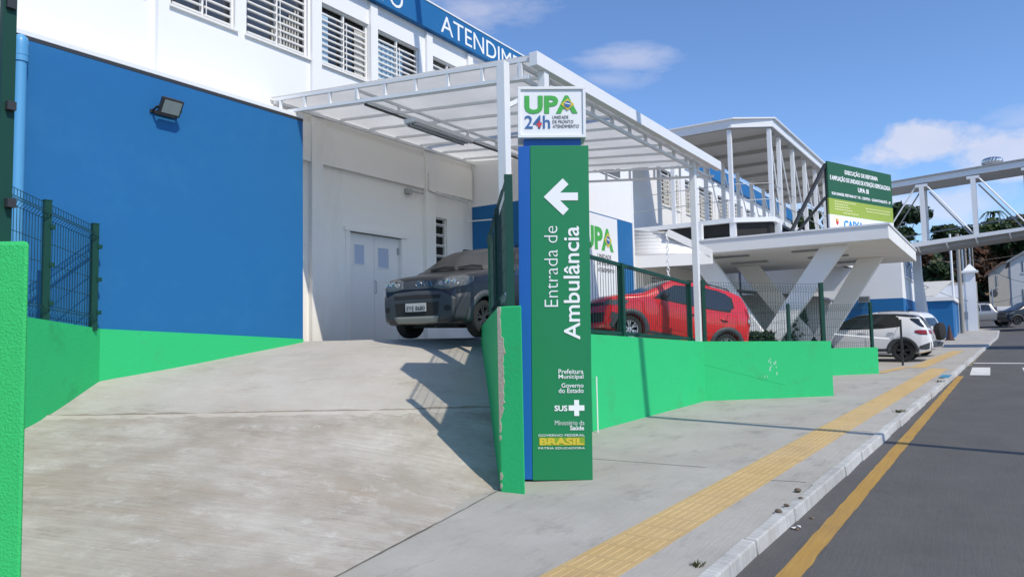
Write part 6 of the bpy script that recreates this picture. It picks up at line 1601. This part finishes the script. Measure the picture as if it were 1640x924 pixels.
# round sign seen from behind
sp_ = atD(1593, 533, 58); sz = sp_.z; rs = empty('road_sign', tuple(sp_), 'round road sign seen from behind on a thin grey post', 'road sign')
ztp = atD(1592, 462, 58).z
mb = MB(); mb.tube([(sp_.x, sp_.y, sz - .1), (sp_.x, sp_.y, ztp)], .05, 10); mb.build('post', M['grey_steel'], rs, 50)
dc = atD(1592, 470, 58); mb = MB(); k = [Vector((dc.x + .07, dc.y, dc.z)) + (RH * math.cos(t * math.pi / 14) + Vector((0, 0, 1)) * math.sin(t * math.pi / 14)) * .31 for t in range(28)]; mb.prism(k, FH * .02); mb.build('sign_disc', M['dark_steel'], rs)
# slim poles and utility poles
rn = random.Random(4)
PL = [(1521, 400, 548, 47, .085, 'steel_white', 'pale thin pole rising behind the blue kiosk, leftmost of the cluster'),
      (1532.5, 400, 545, 49, .15, 'pole_wood', 'thick weathered utility pole behind the kiosk corner'),
      (1539, 401, 540, 55, .09, 'grey_steel', 'grey metal mast just right of the thick utility pole'),
      (1544, 402, 530, 60, .10, 'pole_wood', 'slim concrete pole among the metal masts behind the white wall'),
      (1551, 404, 470, 64, .08, 'grey_steel', 'grey mast above the pillar of the white garden wall'),
      (1556, 411, 470, 66, .07, 'pole_wood', 'shortest slim pole at the right end of the pole cluster')]
for px, y0, y1, d, r, m, l in PL:
    a = atD(px, y0 - 25, d); b = atD(px + 1, y1, d); zg = min(b.z, gz(b.x))
    mb = MB(); mb.tube([(a.x, a.y, zg - .5), (a.x, a.y, a.z)], [r, r * .75], 10); pr = empty('utility_pole', (a.x, a.y, zg), l, 'pole', 'poles behind the blue kiosk')
    mb.build('shaft', M[m], pr, 50)
# houses up the side street
def house(label, px0, px1, pyb, pyt, d, depth, m, ridge, wins_, roofm):
    a = atD(px0, pyb, d); b = atD(px1, pyb, d); zt = atD((px0 + px1) / 2, pyt, d).z; zb = min(a.z, b.z) - 1.5
    u = (b - a); u.z = 0; w = u.length; u.normalize(); v = Vector((-u.y, u.x, 0)); v = v if v.dot(FH) > 0 else -v
    h = empty('house', (a.x + u.x * w / 2, a.y + u.y * w / 2, zb), label, 'house')
    A = Vector((a.x, a.y, 0))
    def P3(s, t, z): q = A + u * s + v * t; return (q.x, q.y, z)
    mb = MB(); mb.hexa([P3(0, 0, zb), P3(w, 0, zb), P3(w, depth, zb), P3(0, depth, zb)], [P3(0, 0, zt), P3(w, 0, zt), P3(w, depth, zt), P3(0, depth, zt)]); mb.add([P3(0, 0, zt), P3(w, 0, zt), P3(w * ridge, 0, zt + w * .26)], [(0, 1, 2)]); mb.add([P3(0, depth, zt), P3(w, depth, zt), P3(w * ridge, depth, zt + w * .26)], [(0, 1, 2)])
    mb.build('wall', m, h)
    o = .35
    for s0, s1, z0, z1 in ((-o, w * ridge, zt - o * .26 / ridge, zt + w * .26), (w + o, w * ridge, zt - o * .26 / max(.05, 1 - ridge), zt + w * .26)):
        mb = MB(); mb.hexa([P3(s0, -o, z0), P3(s1, -o, z1), P3(s1, depth + o, z1), P3(s0, depth + o, z0)], [P3(s0, -o, z0 + .16), P3(s1, -o, z1 + .16), P3(s1, depth + o, z1 + .16), P3(s0, depth + o, z0 + .16)]); mb.build('roof', roofm, h)
    for (s, z, ww_, hh) in wins_:
        mb = MB(); q = [P3(s * w, -.02, zb + z), P3(s * w + ww_, -.02, zb + z), P3(s * w + ww_, .02, zb + z), P3(s * w, .02, zb + z)]; mb.hexa(q, [(x, y, zq + hh) for x, y, zq in q]); f = mb.build('window', M['glass'], h)
        mb = MB(); 
        for du, dw in ((-.06, .06), (ww_, .06)):
            q = [P3(s * w + du, -.06, zb + z - .06), P3(s * w + du + dw, -.06, zb + z - .06), P3(s * w + du + dw, .02, zb + z - .06), P3(s * w + du, .02, zb + z - .06)]; mb.hexa(q, [(x, y, zq + hh + .12) for x, y, zq in q])
        mb.build('frame', M['louver'], f)
    return h
def block_house(label, cpx, lpx, rpx, d, pyb, roof, m, wins_, roofm):
    """axis-aligned house: near corner at column cpx, gable face (towards the viewer) to lpx, street face to rpx; roof = [(px, py) outline along the gable face, left to right]"""
    c = atD(cpx, pyb, d); X, Y = c.x, c.y; zb = gz(X) - 1.0
    yl = atX(lpx, pyb, X).y; Y = atX(rpx, pyb, X).y; xr = X + 8
    h = empty('house', ((X + xr) / 2, (Y + yl) / 2, zb), label, 'house')
    prof = [atX(px, py, X) for px, py in roof]; zl = prof[0].z
    def zr_(y):
        for a, b in zip(prof[:-1], prof[1:]):
            if b.y <= y <= a.y: return lerp(a.z, b.z, (a.y - y) / (a.y - b.y))
        return prof[-1].z if y < prof[-1].y else prof[0].z
    ysx = sorted({yl, Y} | {p.y for p in prof if Y < p.y < yl}, reverse=True)
    poly = [(X, yl, zb)] + [(X, y, zr_(y) - .12) for y in ysx] + [(X, Y, zb)]
    mb = MB(); mb.prism(poly, (xr - X, 0, 0)); mb.build('wall', m, h)
    for a, b in zip(prof[:-1], prof[1:]):
        mb = MB(); o = .35; mb.hexa([(X - o, a.y, a.z - .11), (X - o, b.y, b.z - .11), (xr + o, b.y, b.z - .11), (xr + o, a.y, a.z - .11)], [(X - o, a.y, a.z + .09), (X - o, b.y, b.z + .09), (xr + o, b.y, b.z + .09), (xr + o, a.y, a.z + .09)]); mb.build('roof', roofm, h)
    for (x0, y0, x1, y1) in wins_:
        if True: a, b = atX(x0, y0, X - .03), atX(x1, y1, X - .03); mb = MB(); mb.box(X - .03, X - .01, a.y, b.y, a.z, b.z)
        else: a, b = atY(x0, y0, Y - .03), atY(x1, y1, Y - .03); mb = MB(); mb.box(a.x, b.x, Y - .03, Y - .01, a.z, b.z)
        f = mb.build('window', M['glass'], h)
        mb = MB()
        if True: mb.box(X - .06, X - .031, a.y + .06, b.y - .06, b.z - .1, b.z - .001); mb.box(X - .06, X - .031, (a.y + b.y) / 2 - .03, (a.y + b.y) / 2 + .03, b.z, a.z)
        else: mb.box(a.x - .06, b.x + .06, Y - .06, Y - .031, b.z - .1, b.z - .001); mb.box((a.x + b.x) / 2 - .03, (a.x + b.x) / 2 + .03, Y - .06, Y - .031, b.z, a.z)
        mb.build('frame', M['louver'], f)
block_house('pale old house with a gabled roof behind the round road sign', 1604, 1586, 1622.5, 76, 497, ((1576, 443), (1604, 421), (1617, 419)), M['cream'], ((1595, 441, 1599, 460), (1616, 432, 1620, 441)), M['roof_tile'])
block_house('old white two storey house at the far right edge', 1640, 1623, 1690, 66, 505, ((1612, 420), (1650, 398), (1674, 410)), M['far_white'], ((1636, 418, 1643, 436), (1637, 463, 1644, 484)), M['roof_grey'])
house('little white house high among the russet trees', 1476, 1499, 440, 428, 85, 6, M['far_white'], .5, ((.4, 1.5, .5, .7),), M['roof_grey'])

# ================================================================== TREES
def tree(label, px, pyb, pyt, d, rx, m, seed, n=2600, leaf=.34, squash=1.0, group='trees on the far hillside', name='tree', trunk_m='bark', dz=0):
    rn = random.Random(seed); b = atD(px, pyb, d); t = atD(px, pyt, d); base = Vector((b.x, b.y, min(b.z, terrain(b.x, b.y)) - .3)); top = t.z; h = top - b.z
    rt = empty(name, tuple(base), label, 'tree', group)
    c = Vector((b.x, b.y, b.z)); ry = rx * .8
    cl = []
    for k in range(11):
        a = rn.uniform(0, 2 * math.pi); q = math.sqrt(rn.random()) * .75; z = rn.uniform(.28, .86)
        w = math.sin(min(1, z * 1.05) * math.pi) ** .5
        cl.append((c + RH * (math.cos(a) * q * rx * w) + FH * (math.sin(a) * q * ry * w) + Vector((0, 0, z * h)), rx * rn.uniform(.26, .46), h * rn.uniform(.11, .19)))
    mb = MB()
    for i in range(n):
        o, r, hz = cl[rn.randrange(len(cl))]
        e = Vector((rn.gauss(0, 1), rn.gauss(0, 1), rn.gauss(0, 1))).normalized() * (rn.random() ** .38)
        p = o + Vector((e.x * r, e.y * r, e.z * hz))
        if p.z > top + .15 * h: continue
        nrm = (e + Vector((rn.gauss(0, .6), rn.gauss(0, .6), rn.gauss(.4, .6)))).normalized(); u = nrm.orthogonal().normalized(); u = Matrix.Rotation(rn.uniform(0, 6.28), 3, nrm) @ u; v = nrm.cross(u)
        s = leaf * rn.uniform(.55, 1.35); mb.add([p - u * s, p - v * s * .5, p + u * s, p + v * s * .5], [(0, 1, 2, 3)])
    mb.build('crown', m, rt)
    mb = MB(); tr = max(.12, h * .022)
    mb.tube([base, c + Vector((rn.uniform(-.3, .3), rn.uniform(-.3, .3), h * .35)), c + Vector((0, 0, h * .7))], [tr * 1.3, tr, tr * .35], 8)
    for o, r, hz in cl[:6]: mb.tube([c + Vector((0, 0, h * rn.uniform(.25, .4))), c.lerp(o, .6) + Vector((0, 0, h * .05)), o], [tr * .5, tr * .3, tr * .1], 5)
    mb.build('trunk', M[trunk_m], rt); return rt
TR = [('dark green tree close behind the site sign', 1446, 420, 318, 66, 2.9, 'leaf_dark', 2800, .30),
      ('round dark tree seen under the footbridge between two posts', 1508, 400, 362, 92, 3.6, 'leaf_dark', 2200, .36),
      ('small green tree beside the round dark tree', 1545, 402, 372, 98, 2.6, 'leaf_green', 1500, .34),
      ('leafy green tree on the hill under the footbridge post', 1588, 420, 352, 98, 3.9, 'leaf_green', 2600, .36),
      ('tall olive green tree at the right edge of the hill', 1632, 425, 340, 94, 4.2, 'leaf_olive', 2600, .36),
      ('broad russet tree left of the pole cluster', 1484, 470, 396, 74, 2.9, 'leaf_brown', 2600, .30),
      ('dark russet tree behind the pole cluster', 1532, 470, 390, 84, 3.3, 'leaf_brown', 2600, .33),
      ('russet tree right of the poles above the cream wall', 1572, 470, 392, 86, 3.0, 'leaf_brown', 2400, .33),
      ('reddish tree above the gabled old house', 1612, 450, 380, 92, 3.6, 'leaf_brown', 2600, .35),
      ('olive tree low between the pillar and the gabled house', 1577, 500, 450, 82, 1.9, 'leaf_olive', 1400, .26),
      ('dark tree filling the gap behind the white bridge leg', 1500, 462, 420, 70, 2.0, 'leaf_dark', 1800, .28),
      ('spreading green tree beside the small palm', 1575, 425, 349, 88, 3.6, 'leaf_green', 2600, .32),
      ('broad dark tree on the hill right of the small palm', 1618, 430, 346, 86, 3.8, 'leaf_dark', 2800, .32),
      ('dark bushy tree behind the walkway rods left of the sign', 1306, 400, 330, 72, 3.0, 'leaf_dark', 2200, .32),
      ('dark tree behind the walkway next to the blue fascia end', 1276, 395, 342, 80, 2.4, 'leaf_dark', 1600, .32),
      ('tall dark green tree on the hill between footbridge and houses', 1655, 440, 352, 90, 3.2, 'leaf_dark', 2000, .34)]
for i, (l, px, yb, yt, d, rx, m, n, lf) in enumerate(TR): tree(l, px, yb, yt, d, rx, M[m], 20 + i, n, lf)
# palm
b = atD(1592, 372, 90); t = atD(1591, 343, 90)
pm_ = empty('palm_tree', (b.x, b.y, terrain(b.x, b.y) - .3), 'small palm rising above the green trees on the hill', 'palm tree')
mb = MB(); mb.tube([(b.x, b.y, terrain(b.x, b.y) - .3), (b.x + .1, b.y, t.z - .5), (t.x, t.y, t.z)], [.2, .16, .12], 8); mb.build('trunk', M['bark'], pm_, 50)
mb = MB(); rn = random.Random(8)
for k in range(15):
    a = k * 2.4; L = rn.uniform(1.2, 1.7); pr = None
    for j in range(7):
        s = j / 6; p = Vector((t.x, t.y, t.z)) + (RH * math.cos(a) + FH * math.sin(a)) * (L * s) + Vector((0, 0, .55 * math.sin(s * 2.6) - .75 * s * s + rn.uniform(-.02, .02)))
        if pr is not None:
            d = (p - pr); sd_ = d.cross(Vector((0, 0, 1))).normalized() * .20 * (1 - .7 * s); mb.add([pr - sd_ + Vector((0, 0, -.08)), pr, p, p - sd_ * .8 + Vector((0, 0, -.08))], [(0, 1, 2, 3)]); mb.add([pr, pr + sd_ + Vector((0, 0, -.08)), p + sd_ * .8 + Vector((0, 0, -.08)), p], [(0, 1, 2, 3)])
        pr = p
mb.build('fronds', M['leaf_green'], pm_)
# far wooded hillside as one mass
rn = random.Random(31); mb = [MB(), MB(), MB()]
for i in range(26000):
    x = rn.uniform(92, 190); y = rn.uniform(-70, 75)
    z = terrain(x, y); k = noise.noise(Vector((x * .06, y * .06, 3)))
    p = Vector((x, y, z + rn.random() ** 1.6 * (3.0 + 2.4 * k)))
    nrm = Vector((rn.gauss(-.5, .5), rn.gauss(-.3, .6), rn.gauss(.6, .5))).normalized(); u = nrm.orthogonal().normalized(); v = nrm.cross(u); s = rn.uniform(.22, .55)
    k2 = k + .25 * rn.gauss(0, 1) * .4; j = (1 if k2 < .22 else 0) if p.z < 8.5 + 2 * k else (0 if k2 < .12 else 2)
    mb[0].cur = j; mb[0].add([p - u * s, p - v * s * .6, p + u * s, p + v * s * .6], [(0, 1, 2, 3)])
tag(mb[0].build('distant_wood', [M['leaf_dark'], M['leaf_brown'], M['leaf_green']], None), 'mixed green and russet wood covering the far hillside', 'wood', kind='stuff')

# ================================================================== WIRES, LITTER, WEEDS
def wire(a, b, sag, r, label):
    pts = [Vector(a).lerp(Vector(b), i / 16) - Vector((0, 0, sag * 4 * (i / 16) * (1 - i / 16))) for i in range(17)]
    mb = MB(); mb.tube(pts, r, 5); return tag(mb.build('overhead_wire', M['dark_steel'], None, 60), label, 'cable', 'overhead wires')
wire(atD(1533, 392, 49), atD(1660, 452, 66), .8, .02, 'thin overhead wire sagging from the thick utility pole to the houses')
wire(atD(1470, 452, 44), atD(1640, 470, 62), 1.0, .018, 'overhead wire passing low in front of the gabled house')
wire(atD(1490, 418, 60), atD(1650, 404, 60), .3, .018, 'overhead wire crossing in front of the russet trees')
# cable bundle from the fascia across the street, above the picture; its shade falls on road and pavement
g0 = atG(1040, 668); g1 = atG(1640, 715)
def up_from(p, h): k = h / math.tan(R(SUN_EL)); return Vector((p.x - LX * k, p.y - LY * k, p.z + h))
p0, p1 = up_from(g0, 9.3), up_from(g1, 9.3); dv_ = (p1 - p0); dv_.z = 0; dv_.normalize()
ea = p0 - dv_ * ((10.2 - p0.y) / -dv_.y); eb = p0 + dv_ * 14
for k in range(3):
    o = Vector((.05 * k, 0, .03 * k)); mb = MB(); mb.tube([ea + o + Vector((0, 0, 2.4)), p0 + o, p1 + o, eb + o + Vector((0, 0, .2))], .038, 6)
    tag(mb.build('overhead_wire', M['dark_steel'], None, 60), 'dark service cable strung high over the street and pavement', 'cable', 'service cables over the street')
rn = random.Random(6)
ST = [(1260, 812, .035), (1283, 800, .03), (1300, 812, .03), (1247, 822, .045), (1278, 788, .045), (1276, 829, .03), (1440, 660, .03)]
for i, (px, py, r) in enumerate(ST):
    q = atG(px, py); z = gz(q.x) + (.012 if py < 826 else -.05)
    if q.y < kerb_y(q.x): z = gz(q.x) - rd
    r *= .75; m = bmesh.new(); bmesh.ops.create_icosphere(m, subdivisions=2, radius=r)
    for v in m.verts: v.co *= 1 + .35 * noise.noise(v.co * 40 + Vector((i, 0, 0))); v.co.z = v.co.z * .55 + r * .3
    me = bpy.data.meshes.new('stone'); m.to_mesh(me); m.free(); me.materials.append(M['stone']); o = bpy.data.objects.new('stone', me); COL.objects.link(o); o.location = (q.x, q.y, z)
    tag(o, ['brown clod lying on the kerb edge, lower of a close pair', 'small dark clod in the gutter right of the kerb', 'dark pebble farthest out on the road by the kerb', 'leftmost brown clod on the whitewashed kerb', 'upper brown clod on the whitewashed kerb', 'small brown pebble in the gutter by the pale litter', 'dark pebble on the kerb far along the pavement'][i], 'stone', 'clods along the kerb')
q = atG(1274, 829); mb = MB(); z = gz(q.x) - rd + .004; mb.add([(q.x, q.y, z), (q.x + .05, q.y + .01, z + .012), (q.x + .045, q.y + .05, z + .004), (q.x - .005, q.y + .04, z + .016)], [(0, 1, 2, 3)]); mb.prism([(q.x + .05, q.y - .03, z), (q.x + .09, q.y - .02, z + .006), (q.x + .08, q.y + .01, z + .01)], (0, 0, .008))
tag(mb.build('litter', M['paper'], None), 'scrap of white litter in the gutter near the kerb', 'litter')
def weed(px, py, r, h, n, label, seed):
    q = atG(px, py); rn = random.Random(seed); mb = MB(); z = gz(q.x)
    for i in range(n):
        a = rn.uniform(0, 6.28); d = rn.random() * r; p = Vector((q.x + d * math.cos(a), q.y + d * math.sin(a), z)); l = h * rn.uniform(.5, 1.2); o = Vector((math.cos(a), math.sin(a), 0)) * l * rn.uniform(.2, .8); s = Vector((-math.sin(a), math.cos(a), 0)) * .006
        mb.add([p - s, p + s, p + o * .5 + Vector((0, 0, l * .7)), p + o + Vector((0, 0, l))], [(0, 1, 2, 3)])
    tag(mb.build('weed', M['grass'], None), label, 'weed', 'weeds along the kerb')
weed(1117, 906, .05, .035, 50, 'tuft of dry weeds on the near kerb at the bottom of the picture', 1)
weed(1441, 660, .12, .05, 90, 'tuft of weeds on the kerb beyond the wire shadow', 2)
weed(1505, 612, .10, .05, 50, 'low weeds on the kerb before the blue painted patch', 3)
